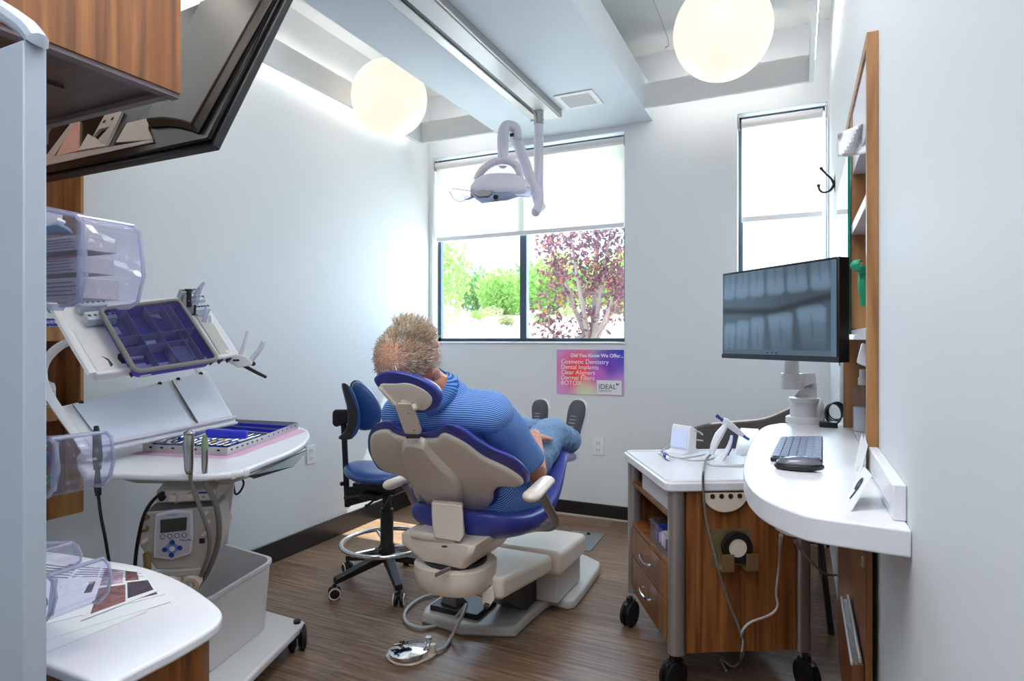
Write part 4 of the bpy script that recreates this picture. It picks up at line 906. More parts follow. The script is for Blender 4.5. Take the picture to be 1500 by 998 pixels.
def carton(px0, py0, px1, py1, y0, y1, label, red=False):
    a = Y(px0, py1, y0); b = Y(px1, py0, y0); c = thing('slim_carton', label, 'box', (a.x, (y0+y1)/2, a.z), 'cartons in the top clear bin')
    G().box((a.x, y0, a.z), (b.x, y1, b.z)).obj('carton', M_box, c, bev=.001)
    g = G(); hh = b.z-a.z
    for k in range(4): g.box((a.x+.008, y0-.0006, a.z+hh*(.16+.2*k)), (b.x-.012-.01*(k % 2), y0-.0002, a.z+hh*(.22+.2*k)))
    g.obj('printed_lines', M_line, c)
    if red: G().box((a.x, y0-.0008, b.z-.002), (b.x, y0-.0002, b.z)).obj('red_edge', mat('red_edge', (190, 60, 90), .5), c)
carton(30, 408, 118, 443, .606, .668, 'lowest slim white carton in the top clear bin')
carton(30, 377, 114, 407, .606, .664, 'slim white carton with a red edge, second from the bottom in the top clear bin', True)
carton(30, 346, 116, 376, .606, .666, 'slim white carton, third from the bottom in the top clear bin')
carton(30, 310, 60, 345, .606, .64, 'short white carton standing at the left end of the top clear bin')
bp_ = thing('blue_pouch', 'folded blue-grey pouch lying on the cartons in the top clear bin', 'pouch', Y(100, 345, .64))
G().hull([Y(a, b, yy) for a, b in [(62, 345), (62, 332), (84, 328), (100, 336), (108, 345)] for yy in (.61, .66)]).obj('pouch_body', mat('blue_grey_fabric', (104, 122, 150), .7), bp_, bev=.004, wave=(.006, .03))
bq = thing('white_pouch', 'crumpled pale pouch behind the blue one in the top clear bin', 'pouch', Y(100, 330, .64))
G().hull([Y(a, b, yy) for a, b in [(62, 331), (62, 322), (80, 320), (98, 326), (92, 334)] for yy in (.63, .67)]).obj('pouch_body', M_paper, bq, bev=.004, wave=(.008, .03))
u = bin_('clear bin of wrapped supplies between the large bin and the desk', [(-20, 655), (74, 646), (82, 654), (86, 690), (80, 716), (70, 730), (60, 731), (-20, 742)], .60, .69, ((82, 650), (78, 722)), None)
pk = thing('supply_pouch', 'printed white pouch poking out of the middle clear bin', 'pouch', Y(60, 650, .65))
G().hull([Y(a, b, yy) for a, b in [(30, 662), (30, 636), (50, 634), (66, 640), (70, 650), (66, 662)] for yy in (.62, .68)]).obj('pouch_body', M_paper, pk, bev=.004, wave=(.005, .02))
g = G()
for k in range(3): g.box((Y(50+k*14, 650, .615).x, .614, Y(50, 652, .615).z), (Y(56+k*14, 650, .615).x, .618, Y(50, 640, .615).z))
g.obj('printed_marks', mat('teal_print', (70, 110, 120), .6), pk)
pk = thing('supply_pack', 'dark blue pack lying in the middle clear bin', 'pack', Y(60, 675, .65))
G().hull([Y(a, b, yy) for a, b in [(30, 688), (30, 665), (60, 662), (72, 664), (74, 676), (66, 686)] for yy in (.61, .68)]).obj('pack_body', mat('slate_wrap', (72, 92, 130), .6), pk, bev=.004, wave=(.006, .03))
pk = thing('supply_pack', 'white pack with a green corner at the bottom of the middle clear bin', 'pack', Y(60, 715, .65))
o = G().hull([Y(a, b, yy) for a, b in [(30, 724), (30, 690), (60, 690), (70, 700), (64, 720)] for yy in (.61, .68)]).obj('pack_body', M_paper, pk, bev=.004, wave=(.006, .03))
G().hull([Y(a, b, yy) for a, b in [(62, 718), (71, 702), (72, 694), (76, 704)] for yy in (.606, .68)]).obj('green_corner', mat('leaf_green_print', (120, 190, 110), .6), pk, bev=.002)
u = bin_('small clear bin of mixed packets resting over the desk papers', [(-20, 872), (70, 846), (78, 855), (82, 878), (76, 900), (66, 912), (56, 915), (-20, 938)], .60, .69, ((80, 850), (74, 904)), None)
for i, (a, b, c, d, m, lb, ct_) in enumerate([(36, 868, 62, 884, MATS['slate_wrap'], 'slate blue packet in the lowest clear bin', 'packet'), (30, 893, 54, 908, M_paper, 'white packet in the lowest clear bin', 'packet'), (58, 880, 70, 896, MATS['leaf_green_print'], 'green packet in the lowest clear bin', 'packet')]):
    pk = thing('small_packet', lb, ct_, Y(a, d, .64)); G().hull([Y(x_, y_, yy) for x_, y_ in [(a, b), (c, b-3), (a, d), (c, d-6)] for yy in (.612, .67)]).obj('packet_body', m, pk, bev=.003, wave=(.005, .02))
u = bin_('clear bin lying behind the lowest one at the back of the desk', [(0, 812), (50, 813), (58, 818), (64, 832), (62, 842), (54, 848), (46, 848), (0, 850)], .80, .88, ((40, 815), (38, 845)), None)
cr_ = thing('picture_card', 'small printed card in the rear clear bin', 'card', Y(56, 845, .80)); G().hull([Y(x_, y_, yy) for x_, y_ in [(44, 822), (60, 822), (62, 842), (44, 845)] for yy in (.80, .803)]).obj('card_sheet', M_ph2, cr_)
# ================================================================ DELIVERY UNIT
QZ = .90
du = thing('delivery_unit', 'white dental delivery unit with round-edged tray and tilted shelves', 'dental unit', (-2.0, 1.5, 0))
tr = [(120, 692), (150, 694), (250, 697), (300, 697), (352, 692), (362, 688), (395, 675), (425, 663), (447, 650), (454, 638), (446, 629), (420, 625), (380, 622), (330, 624), (200, 640), (120, 660)]
TP = [Z(a, b, QZ) for a, b in tr]
G().prism(catmull(TP, 3, closed=True), (0, 0, -.022)).obj('tray_top', M_white, du, bev=.008, seg=3)
inner = [Z(a, b, QZ-.023) for a, b in [(150, 694), (250, 700), (352, 696), (372, 700), (362, 694), (440, 668), (454, 648), (420, 640), (330, 640), (160, 670)]]
G().hull([Z(a, b, QZ-.024) for a, b in [(160, 700), (355, 703), (450, 660), (420, 640), (180, 670)]]+[Z(a, b, QZ-.06) for a, b in [(200, 710), (335, 712), (400, 690), (380, 670), (230, 690)]]).obj('under_tray', M_bone2, du, bev=.004)
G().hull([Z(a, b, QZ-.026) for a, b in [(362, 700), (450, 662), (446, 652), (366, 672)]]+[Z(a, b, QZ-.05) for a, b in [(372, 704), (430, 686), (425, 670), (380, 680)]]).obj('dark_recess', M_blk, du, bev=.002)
# instrument notches on the front edge
for k, (a, b) in enumerate([(270, 697), (292, 697), (318, 697), (340, 695), (358, 692)]):
    p = Z(a, b, QZ-.006); G().hull([p+V((dx_, dy_, dz_)) for dx_ in (-.012, .014) for dy_ in (-.012, .012) for dz_ in (-.018, .006)]).obj('holder_notch', M_white, du, bev=.006, seg=3)
# tilted lower panels
bl_ = T(140, 662, 1.95); br_ = T(346, 620, 2.48); tl_ = T(90, 597, 2.06); tr_ = T(303, 545, 2.62)
def qd(u_, v_, a=bl_, b=br_, c=tr_, d=tl_): return a.lerp(b, u_).lerp(d.lerp(c, u_), v_)
nrm = (br_-bl_).cross(tl_-bl_).normalized(); nrm = nrm if nrm.dot(CP-bl_) > 0 else -nrm
G().prism([bl_, br_, tr_, tl_], -nrm*.018).obj('panel_frame', M_white, du, bev=.003)
for u0, u1 in ((.05, .66), (.70, .985)):
    pnl = G().prism([qd(u0, .10)+nrm*.001, qd(u1, .10)+nrm*.001, qd(u1, .95)+nrm*.001, qd(u0, .95)+nrm*.001], nrm*.004).obj('tilt_panel', mat('pale_lavender_plate', (222, 228, 240), .35), du, bev=.002)
    G().tube([qd(u0, .10)+nrm*.005, qd(u0, .95)+nrm*.005], .002, 6).obj('panel_edge', M_gry, pnl)
    for uu in (u0+.05, u1-.05):
        p = qd(uu, .955)+nrm*.004; G().ell(p, .008).tube([p, p+(qd(uu, .85)-p)*.8], .0018, 5).obj('panel_latch', M_dgry, pnl)
G().tube([qd(0, .04)+nrm*.012, qd(1, .04)+nrm*.012], .007, 8).obj('panel_rail', M_lav, du)
G().tube([qd(0, -.02), qd(1, -.02)], .006, 8).obj('panel_rail', M_lav, du)
# side tubes
sbl = T(140, 556, 1.95); sbr = T(347, 526, 2.42); stl = T(75, 452, 2.12); str_ = T(290, 434, 2.62)
G().tube([T(75, 446, 2.12), T(103, 496, 2.04), sbl], .011, 4).obj('none', M_white, du) if 0 else None
def squar(pts, w, h, name, sm=4):
    P = catmull(pts, sm); 
    return G().tube(P, w, 8, flat=.7).obj(name, M_white, du)
squar([T(72, 440, 2.14), T(103, 496, 2.04), T(137, 552, 1.95)], .017, 0, 'side_tube')
squar([T(106, 500, 2.05), T(84, 512, 2.07), T(66, 532, 2.08), T(62, 556, 2.08), T(74, 585, 2.06), T(92, 612, 2.03), T(118, 648, 1.98), T(128, 664, 1.95)], .017, 0, 'curved_strut')
squar([T(288, 436, 2.64), T(318, 480, 2.54), T(347, 524, 2.44)], .014, 0, 'side_tube')
squar([T(289, 541, 2.62), T(297, 555, 2.58), T(300, 562, 2.56)], .016, 0, 'rear_strut')
def q2(u_, v_): return sbl.lerp(sbr, u_).lerp(stl.lerp(str_, u_), v_)
n2 = (sbr-sbl).cross(stl-sbl).normalized(); n2 = n2 if n2.dot(CP-sbl) > 0 else -n2
G().prism([q2(0, 0), q2(1, 0), q2(1, 1), q2(0, 1)], -n2*.012).obj('upper_shelf', M_white, du, bev=.003)
G().prism([q2(.03, .06)+n2*.001, q2(.30, .06)+n2*.001, q2(.30, .62)+n2*.001, q2(.03, .62)+n2*.001], n2*.002).obj('shelf_insert', M_wplas, du, bev=.001)
G().prism([q2(.88, .06)+n2*.001, q2(.975, .06)+n2*.001, q2(.975, .66)+n2*.001, q2(.88, .66)+n2*.001], n2*.002).obj('shelf_insert', M_bone2, du, bev=.001)
G().prism([q2(.0, -.005), q2(1, -.005), q2(1, .035), q2(.0, .035)], n2*.016).obj('front_lip', M_white, du, bev=.003)
for k in range(11):
    u_ = .20+.07*k; a = q2(u_, -.006)+n2*.006; G().prism([a, a+(q2(u_+.05, 0)-q2(u_, 0)), a+(q2(u_+.015, 0)-q2(u_, 0))-V((0, 0, .012))], -n2*.01).obj('lip_tab', M_dgry, du)
# moulded recesses
G().prism([q2(u_, v_)+n2*.0035 for u_, v_ in [(.19, .12), (.27, .11), (.285, .16), (.27, .24), (.20, .25), (.18, .19)]], n2*.001).obj('dark_opening', M_dgry, du)
G().prism([q2(u_, v_)+n2*.0035 for u_, v_ in [(.115, .10), (.135, .12), (.13, .20), (.10, .25), (.12, .18)]], n2*.001).obj('dark_opening', M_dgry, du)
def rack(ua, ub, va, vb, h, nm='bur_rack'):
    P = [q2(ua, va), q2(ub, va), q2(ub, vb), q2(ua, vb)]
    o = G().prism([p+n2*.003 for p in P], n2*h).obj(nm, M_lav if 0 else mat('pale_blue_rack', (196, 206, 214), .4), du, bev=.002)
    for k in range(5):
        c = P[0].lerp(P[1], .1+.2*k).lerp(P[3].lerp(P[2], .1+.2*k), .5)+n2*(.003+h); G().cyl(c, c+n2*.001, .006).obj('rack_hole', M_dgry, o)
rack(.12, .30, .66, .78, .03); rack(.12, .28, .84, .96, .035); rack(.86, .985, .66, .76, .03); rack(.84, .985, .80, .90, .035); rack(.82, .98, .92, .99, .04)
# the instruments standing in the racks
for i, (a, b, r_, m, lb, nm, ct_) in enumerate([((566, 0), 0, 0, 0, 0, 0, 0)]): pass
ins_ = thing('syringe', 'black-plunger syringe standing in the rack right of the purple tub', 'syringe', T(278, 450, 2.5))
G().cyl(T(277, 452, 2.5), T(277, 428, 2.5), .010).cyl(T(277, 429, 2.5), T(277, 426, 2.5), .017).obj('plunger', M_blk, ins_)
ins_ = thing('bur_stand_pin', 'short black pin standing in the front of the right rack', 'pin', T(285, 465, 2.45))
G().cyl(T(285, 464, 2.45), T(286, 449, 2.45), .005).cyl(T(285, 464, 2.45), T(285, 462, 2.45), .011).obj('pin_body', M_blk, ins_)
cu = thing('suction_tip', 'curved clear plastic tip standing in the rack above the tub', 'dental tip', T(288, 448, 2.5))
G().tube([T(285, 452, 2.5), T(287, 440, 2.5), T(291, 428, 2.5), T(299, 416, 2.5)], [.016, .019, .014, .007], 12, 4, flat=.5).obj('tip_body', M_clearr, cu)
cu = thing('mixing_tip', 'small clear mixing tips at the right rack', 'dental tip', T(303, 470, 2.45))
G().tube([T(298, 474, 2.45), T(302, 462, 2.45), T(301, 452, 2.45)], [.009, .008, .004], 8).tube([T(309, 476, 2.44), T(308, 464, 2.44)], [.008, .004], 8).obj('tip_body', M_clearr, cu)
# purple tub with clear lid and contents
def q3(px, py, h=0): return PL(px, py, sbl+n2*h, n2)
tb = thing('organiser_tub', 'purple divided organiser tub with clear lid on the upper shelf', 'tub', q2(.5, .5))
TC = [q3(a, b, .05) for a, b in [(199, 546), (320, 528), (262, 441), (146, 455)]]
cc_ = sum(TC, V())/4
def tq(u_, v_, h=0): 
    p = TC[0].lerp(TC[1], u_).lerp(TC[3].lerp(TC[2], u_), v_); return p+n2*(h)
rim = [tq(a, b, -.002) for a, b in rr(0, 0, 1, 1, .07)]
G().tube(rim, .008, 8, closed=True).obj('tub_rim', mat('olive_grey_rim', (138, 134, 128), .4), tb)
bot = [tq(a, b, -.045) for a, b in rr(.05, .05, .95, .95, .06)]; ri = [tq(a, b, -.004) for a, b in rr(.01, .01, .99, .99, .07)]
g = G().loft([bot, ri], caps=False); g.b.faces.new([v for v in g.b.verts][:len(bot)][::-1]); g.obj('tub_body', M_tub, tb, solid=.002)
g = G()
for v_ in (.36, .52): g.bar(tq(.04, v_, -.022), tq(.96 if v_ > .4 else .8, v_, -.022), .002, .04, n2)
for u_ in (.28, .52, .74, .84): g.bar(tq(u_, .05, -.022), tq(u_, .95, -.022), .002, .04, n2)
g.obj('divider', M_wplas if 0 else mat('pale_divider', (170, 162, 196), .4), tb)
G().prism([tq(a, b, .0) for a, b in rr(.01, .01, .99, .99, .06)], n2*.0015).obj('clear_lid', M_lid, tb)
def item(u_, v_, sx, sy, h, m, lb, nm, ct_, sh='box'):
    t = thing(nm, lb, ct_, tq(u_, v_, -.04)); w1 = (TC[1]-TC[0]).normalized(); w2 = (TC[3]-TC[0]).normalized(); b0 = tq(u_, v_, -.042)
    if sh == 'box': G().prism([b0-w1*sx-w2*sy, b0+w1*sx-w2*sy, b0+w1*sx+w2*sy, b0-w1*sx+w2*sy], n2*h).obj('body', m, t, bev=.003)
    else: G().ell(b0+n2*sx, sx).obj('body', m, t)
for k in range(3): item(.60+.03*k, .10+.09*k, .045, .013, .036-.004*k, M_clearr, ['clear case nearest the front in the purple tub', 'middle clear case in the purple tub', 'rearmost of the clear cases in the purple tub'][k], 'clear_case', 'case')
item(.38, .44, .022, .014, .022, M_paper, 'white tissue block in the purple tub', 'tissue_block', 'block'); item(.16, .12, .02, .03, .01, M_paper, 'blue and white packet in the near left cell of the purple tub', 'packet', 'packet')
item(.16, .30, .028, .006, .01, M_white, 'white strip in the left cell of the purple tub', 'strip', 'strip'); item(.80, .44, .008, 0, 0, M_white, 'white cotton pellet on the left of the pair in the purple tub', 'cotton_pellet', 'pellet', 's'); item(.90, .45, .008, 0, 0, M_white, 'white cotton pellet on the right of the pair in the purple tub', 'cotton_pellet', 'pellet', 's')
item(.63, .60, .009, 0, 0, mat('magenta', (220, 40, 110), .4), 'small magenta cap in the purple tub', 'magenta_cap', 'cap', 's')
item(.08, .42, .006, 0, 0, M_white, 'small white roll in the far left cell of the purple tub', 'cotton_roll', 'roll', 's')
# dispensing gun at the right corner
dg = thing('dispensing_gun', 'white two-handled dispensing gun with black tip beyond the purple tub', 'dental gun', T(350, 525, 2.4))
tg = 2.42
G().tube([T(322, 516, tg), T(335, 524, tg), T(347, 531, tg)], [.014, .02, .022], 12, 3).hull([T(a, b, tg+k) for a, b in [(337, 524), (345, 520), (360, 524), (371, 533), (368, 538), (355, 538), (347, 541), (340, 534)] for k in (-.02, .02)]).obj('gun_body', M_wplas, dg, bev=.005)
G().tube([T(352, 526, tg), T(357, 512, tg), T(360, 500, tg), T(363, 487, tg)], [.015, .012, .010, .008], 10, 4, flat=.8).obj('handle', M_wplas, dg)
G().tube([T(366, 532, tg), T(374, 522, tg), T(382, 512, tg), T(386, 502, tg)], [.013, .013, .012, .011], 10, 4, flat=.8).obj('trigger', M_wplas, dg)
G().tube([T(357, 538, tg), T(374, 547, tg), T(390, 555, tg)], [.007, .007, .006], 8).obj('black_tip', M_blk, dg); G().ell(T(371, 535, tg), .009).obj('knob', M_blk, dg)
G().box((-.012, -.004, 0), (.012, .004, .001), basis(T(346, 530, tg-.025), V((CC, SS, 0)), (0, 0, 1))).obj('side_mark', M_ink, dg)
# ---- pink liner, cassettes
ln = thing('tray_liner', 'pink paper liner under the instrument cassettes', 'liner', Z(330, 665, QZ))
G().prism([Z(a, b, QZ+.0005) for a, b in [(190, 668), (332, 674), (352, 670), (448, 634), (430, 629), (330, 633)]], (0, 0, .0006)).obj('liner_sheet', M_pink, ln)
def cassette(label, quad, fill):
    P = [Z(a, b, QZ+.0015) for a, b in quad]; t = thing('instrument_cassette', label, 'cassette', (P[0]+P[2])/2, 'open steel instrument cassettes'); t.location.z = QZ
    def bl(u_, v_, h=0): return P[0].lerp(P[1], u_).lerp(P[3].lerp(P[2], u_), v_)+V((0, 0, h))
    g = G(); hh = .028
    G().prism([bl(0, 0), bl(1, 0), bl(1, 1), bl(0, 1)], (0, 0, .002)).obj('base_plate', M_steel, t)
    for a, b in (((0, 0), (1, 0)), ((1, 0), (1, 1)), ((1, 1), (0, 1)), ((0, 1), (0, 0))):
        w_ = G().bar(bl(*a, hh/2), bl(*b, hh/2), .002, hh).obj('side_wall', mat('cassette_steel', (196, 194, 190), .35, .6) if 'cassette_steel' not in MATS else MATS['cassette_steel'], t)
        if fill or 1:
            g = G(); A, B_ = bl(*a), bl(*b); d = (B_-A).normalized(); nrm_ = V((d.y, -d.x, 0))
            for k in range(7):
                c = A.lerp(B_, .1+.8*k/6)+V((0, 0, hh*.62)); g.bar(c-d*.006+nrm_*.0012, c+d*.006+nrm_*.0012, .0005, .006)
            g.obj('slot_pattern', M_ink if fill else M_bluesil, w_)
    for k, uu in enumerate((.12, .5, .85) if not fill else (.16, .55, .90)):
        G().bar(bl(.03, uu, .012), bl(.97, uu, .012), .008, .014).obj('silicone_rail', M_bluesil, t)
    return t, bl
c1t, cb1 = cassette('near open steel cassette full of hand instruments', [(209, 664), (333, 670), (388, 650), (275, 636)], True)
rnd2 = random.Random(3)
cols = [M_steel, M_wplas, M_steel, M_bluesil, M_wplas, M_steel, M_wplas, M_steel, M_gold, M_wplas, M_steel, M_wplas]
pos = ['nearest the left end', 'second from the left', 'third from the left', 'fourth from the left', 'fifth from the left', 'sixth from the left', 'sixth from the right', 'fifth from the right', 'fourth from the right', 'third from the right', 'second from the right', 'nearest the right end']
for k in range(12):
    uu = .07+.078*k; a = cb1(uu-.0, .04, .030); b = cb1(uu+.04, .95, .030)
    t = thing('hand_instrument', 'slim dental hand instrument in the near cassette, '+pos[k], 'dental instrument', (a+b)/2, 'hand instruments in the near cassette')
    G().tube([a.lerp(b, .18), a.lerp(b, .2), a.lerp(b, .8), a.lerp(b, .82)], [.002, .0045, .0045, .002], 8).obj('handle', cols[k], t)
    G().tube([a.lerp(b, .0)+V((0, 0, .004)), a.lerp(b, .05), a.lerp(b, .18)], [.0006, .0014, .0018], 6).tube([a.lerp(b, 1.0)+V((0, 0, .004)), a.lerp(b, .95), a.lerp(b, .82)], [.0006, .0014, .0018], 6).obj('tip', M_steel, t)
    G().cyl(a.lerp(b, .3), a.lerp(b, .36), .0052).obj('colour_ring', M_gold if k % 3 == 0 else M_bluesil, t)
c2t, cb2 = cassette('far open steel cassette lid with blue edging', [(280, 637), (388, 650), (436, 630), (345, 625)], False)
br2 = thing('blue_bar', 'long bright blue bar lying across the back of the near cassette', 'bar', cb1(.6, .9, .035))
G().bar(T(302, 637, 2.16), T(362, 639, 2.18), .022, .030).obj('bar_body', M_bluesil, br2, bev=.006)
# ---- syringes / handpieces in front of tray
hs = thing('air_water_syringe', 'steel air-water syringe hanging at the tray front with a grey hose', 'dental instrument', Z(277, 697, QZ-.0))
G().tube([T(279, 632, 1.82), T(277, 640, 1.82), T(276, 655, 1.82), T(277, 690, 1.82), T(278, 696, 1.82)], [.006, .0145, .016, .013, .010], 14).obj('syringe_body', M_steel, hs)
G().ell(T(277, 637, 1.82), (.018, .014, .008)).obj('syringe_button', M_steel, hs)
G().tube([T(279, 696, 1.82), T(281, 710, 1.83), T(289, 735, 1.84), T(300, 765, 1.86), T(307, 790, 1.88), T(305, 815, 1.9), T(296, 840, 1.93), T(288, 855, 1.97)], .0065, 10, 6).obj('hose', M_hose, hs)
hp2 = thing('handpiece', 'slim steel handpiece with sage green sleeve at the tray front', 'dental instrument', Z(299, 697, QZ))
G().tube([T(300, 654, 1.84), T(300, 672, 1.84), T(300, 690, 1.84), T(300, 697, 1.84)], [.009, .010, .009, .007], 12).obj('handpiece_body', M_steel, hp2)
G().tube([T(300, 640, 1.84), T(300, 650, 1.84), T(300, 661, 1.84)], [.006, .009, .0105], 12).obj('green_sleeve', M_green, hp2)
G().tube([T(300, 696, 1.84), T(304, 715, 1.85), T(316, 740, 1.87), T(321, 770, 1.9), T(319, 800, 1.93), T(309, 830, 1.95), T(298, 850, 1.97), T(284, 866, 1.98)], .0085, 10, 6).obj('hose', M_hose, hp2)
hp3 = thing('curing_light_handpiece', 'black handpiece with black cord standing at the left of the tray', 'dental instrument', Z(142, 694, QZ))
G().tube([T(141, 626, 1.8), T(142, 640, 1.8), T(143, 672, 1.8), T(143, 690, 1.8)], [.006, .011, .013, .010], 12).obj('handpiece_body', M_blk, hp3)
G().tube([T(143, 690, 1.8), T(143, 715, 1.8), T(144, 728, 1.8)], [.006, .010, .008], 10).tube([T(144, 728, 1.8), T(148, 760, 1.8), T(154, 790, 1.8), T(160, 826, 1.82), T(170, 880, 1.86)], .0045, 8, 4).obj('cord', M_blk, hp3)
# dangling black loop under tray, clear bits
lp = thing('cable_loop', 'small black cable loop hanging beneath the right end of the tray', 'cable', T(345, 700, 2.3))
G().tube([T(338, 697, 2.3), T(342, 712, 2.3), T(345, 726, 2.3), T(352, 722, 2.3), T(357, 710, 2.3), T(352, 700, 2.3)], .004, 8, 5).obj('cable', M_blk, lp)
ch = G().hull([T(a, b, 2.42+k) for a, b in [(385, 690), (400, 684), (440, 668), (442, 674), (405, 692)] for k in (0, .04)]).obj('clear_holder', M_clear, du, bev=.004)
# small scaler box
sx_ = thing('scaler_box', 'small grey scaler control box with two knobs under the tray', 'control box', T(270, 725, 2.0))
def fr(cpx, cpy, t_, yaw=0, tilt=0):
    a = math.radians(yaw); xa_ = V((CC*math.cos(a)-SS*math.sin(a), SS*math.cos(a)+CC*math.sin(a), 0)); za = V((-xa_.y, xa_.x, 0))*-1
    ya_ = V((0, 0, 1))
    b_ = math.radians(tilt); ya2 = ya_*math.cos(b_)-za*math.sin(b_); za2 = za*math.cos(b_)+ya_*math.sin(b_)
    return basis(T(cpx, cpy, t_), xa_, ya2, za2)
F1 = fr(274, 726, 1.90, 10, -4)
G().hull([F1 @ V(p) for p in [(-.088, -.025, 0), (.088, -.025, 0), (.088, .012, 0), (-.088, .012, 0), (-.07, .05, -.09), (.088, .05, -.09), (.088, -.025, -.16), (-.07, -.025, -.16)]]).obj('box_body', M_bone2, sx_, bev=.003)
G().box((-.082, -.02, 0), (.082, .008, .002), F1).obj('front_panel', M_wplas, sx_)
for xx in (-.038, .012): G().lathe([(.013, 0), (.011, .014), (.001, .015)], F1 @ V((xx, -.006, .002)), F1.to_3x3() @ V((0, 0, 1))).obj('knob', M_bone, sx_)
G().cyl(F1 @ V((-.068, -.006, .002)), F1 @ V((-.068, -.006, .014)), .009).obj('jack', M_blk, sx_)
G().box((.034, -.0, .002), (.075, .006, .0026), F1).obj('blue_mark', M_binkblue, sx_); G().cyl(F1 @ V((.048, -.010, .002)), F1 @ V((.048, -.010, .005)), .004).obj('yellow_button', M_gold, sx_)
bc = thing('black_cord', 'black cord curving from the scaler box down past the control unit', 'cord', T(220, 790, 1.95))
G().tube([F1 @ V((-.068, -.006, .014)), T(238, 724, 1.86), T(222, 738, 1.86), T(210, 760, 1.86), T(202, 795, 1.88), T(198, 828, 1.9), T(198, 860, 1.92)], .0055, 8, 6).obj('cord', M_blk, bc)
# control unit
cuu = thing('control_unit', 'grey dental control unit with small LCD and blue arrow buttons', 'control unit', T(265, 790, 2.0))
F2 = fr(264, 788, 1.92, 6, -6)
k_ = 1.92/900
def f2(px, py, h=0): return F2 @ V(((px-264)*k_, (788-py)*k_, h))
G().prism([f2(a, b, 0) for a, b in [(216, 750), (317, 744), (324, 778), (313, 812), (298, 838), (228, 838), (206, 800), (209, 770)]], F2.to_3x3() @ V((0, 0, -.09))).obj('unit_body', M_bone2, cuu, bev=.006, seg=3)
G().hull([f2(a, b, h) for a, b, h in [(216, 750, -.002), (317, 744, -.002), (238, 732, -.07), (312, 729, -.07), (216, 750, -.08), (317, 744, -.08)]]).obj('unit_top', M_gry, cuu, bev=.003)
G().lathe([(.001, 0), (.038, 0), (.038, .004), (.001, .004)], f2(270, 741, -.035), F2.to_3x3() @ V((0, .82, .57))).obj('oval_cap', M_bone, cuu)
fc = G().prism([f2(a, b, 0) for a, b in [(233, 752), (258, 746), (285, 748), (284, 786), (280, 814), (252, 822), (227, 818), (229, 786)]], F2.to_3x3() @ V((0, 0, .010))).obj('face_plate', M_white, cuu, bev=.004, seg=3)
G().prism([f2(a, b, .0101) for a, b in [(236, 755), (258, 750), (281, 752), (280, 786), (277, 811), (252, 818), (231, 815), (232, 786)]], F2.to_3x3() @ V((0, 0, .0006))).obj('face_inlay', mat('face_grey', (206, 206, 212), .4), cuu)
G().prism([f2(a, b, .0112) for a, b in [(240, 760), (277, 757), (275, 777), (239, 780)]], F2.to_3x3() @ V((0, 0, .0006))).obj('lcd_screen', mat('lcd_dark', (74, 82, 78), .2), cuu)
for a in (242, 252, 262, 272): G().lathe([(.0065, 0), (.008, 0), (.008, .001), (.0065, .001)], f2(a, 784.5+(262-a)*.05, .0112), F2.to_3x3() @ V((0, 0, 1)), closed=True).obj('round_button', M_binkblue, cuu)
G().prism([f2(a, b, .0112) for a, b in [(254, 791), (266, 803), (254, 815), (242, 804)]], F2.to_3x3() @ V((0, 0, .0006))).obj('arrow_pad', mat('pad_blue', (120, 150, 220), .4), cuu)
for a, b in ((255, 794.5), (265, 803), (253, 813.5), (244, 805)): G().cyl(f2(a, b, .0115), f2(a, b, .0135), .0075).obj('arrow_button', M_binkblue, cuu)
G().cyl(f2(254.5, 804, .0115), f2(254.5, 804, .013), .008).obj('round_button', M_paper, cuu)
text('model_lettering', 'OPTIMAT', f2(248, 754.5, .0108), F2.to_3x3() @ V((1, .0, 0)), F2.to_3x3() @ V((0, 1, 0)), .008, M_gry, cuu)
text('model_lettering', 'Theralife', f2(264.5, 793, .0108), F2.to_3x3() @ V((1, .0, 0)), F2.to_3x3() @ V((0, 1, 0)), .010, M_binkblue, cuu)
for a, b in ((220, 757), (219, 774), (217, 792), (302, 753), (304, 767), (302, 783)):
    G().lathe([(.008, 0), (.008, .012), (.005, .014), (.005, .024), (.001, .025)], f2(a, b, 0), F2.to_3x3() @ V((-.2, 0, 1))).obj('fitting', M_brass if a < 300 and b < 780 else M_bone, cuu)
G().box((-.008, -.008, 0), (.008, .008, .0012), F2 @ Matrix.Translation(V(((294-264)*k_, (788-796)*k_, 0)))).obj('logo_mark', M_ink, cuu)
G().hull([f2(a, b, h) for a, b in [(236, 838), (298, 836), (292, 846), (242, 848)] for h in (-.08, .012)]).obj('lower_block', M_bone2, cuu, bev=.004)
for a in (252, 279): G().lathe([(.012, 0), (.026, 0), (.026, .03), (.012, .03)], f2(a, 856, -.01), F2.to_3x3() @ V((0, -.2, 1)), closed=True).obj('coupling_ring', M_bone, cuu)
for a, b in ((219, 822), (277, 864)): G().cyl(f2(a, b-12, .012), f2(a, b+12, .012), .011).cyl(f2(a, b-14, .012), f2(a, b-10, .012), .007).obj('metal_coupler', M_brass if a < 250 else M_bone2, cuu)
G().prism([f2(a, b, -.03) for a, b in [(205, 800), (206, 815), (226, 842), (240, 842)]], F2.to_3x3() @ V((0, 0, -.06))).obj('side_web', M_bone2, cuu)
# column
cl = G().hull([T(a, b, 2.25+k) for a, b in [(318, 700), (345, 697), (336, 740), (333, 800), (316, 800)] for k in (0, .06)]).obj('support_arm', M_wplas, du, bev=.006)
G().hull([T(a, b, 2.23+k) for a, b in [(312, 716), (336, 700), (326, 724), (312, 742)] for k in (0, .02)]).obj('arm_cover', M_gry, du, bev=.003)
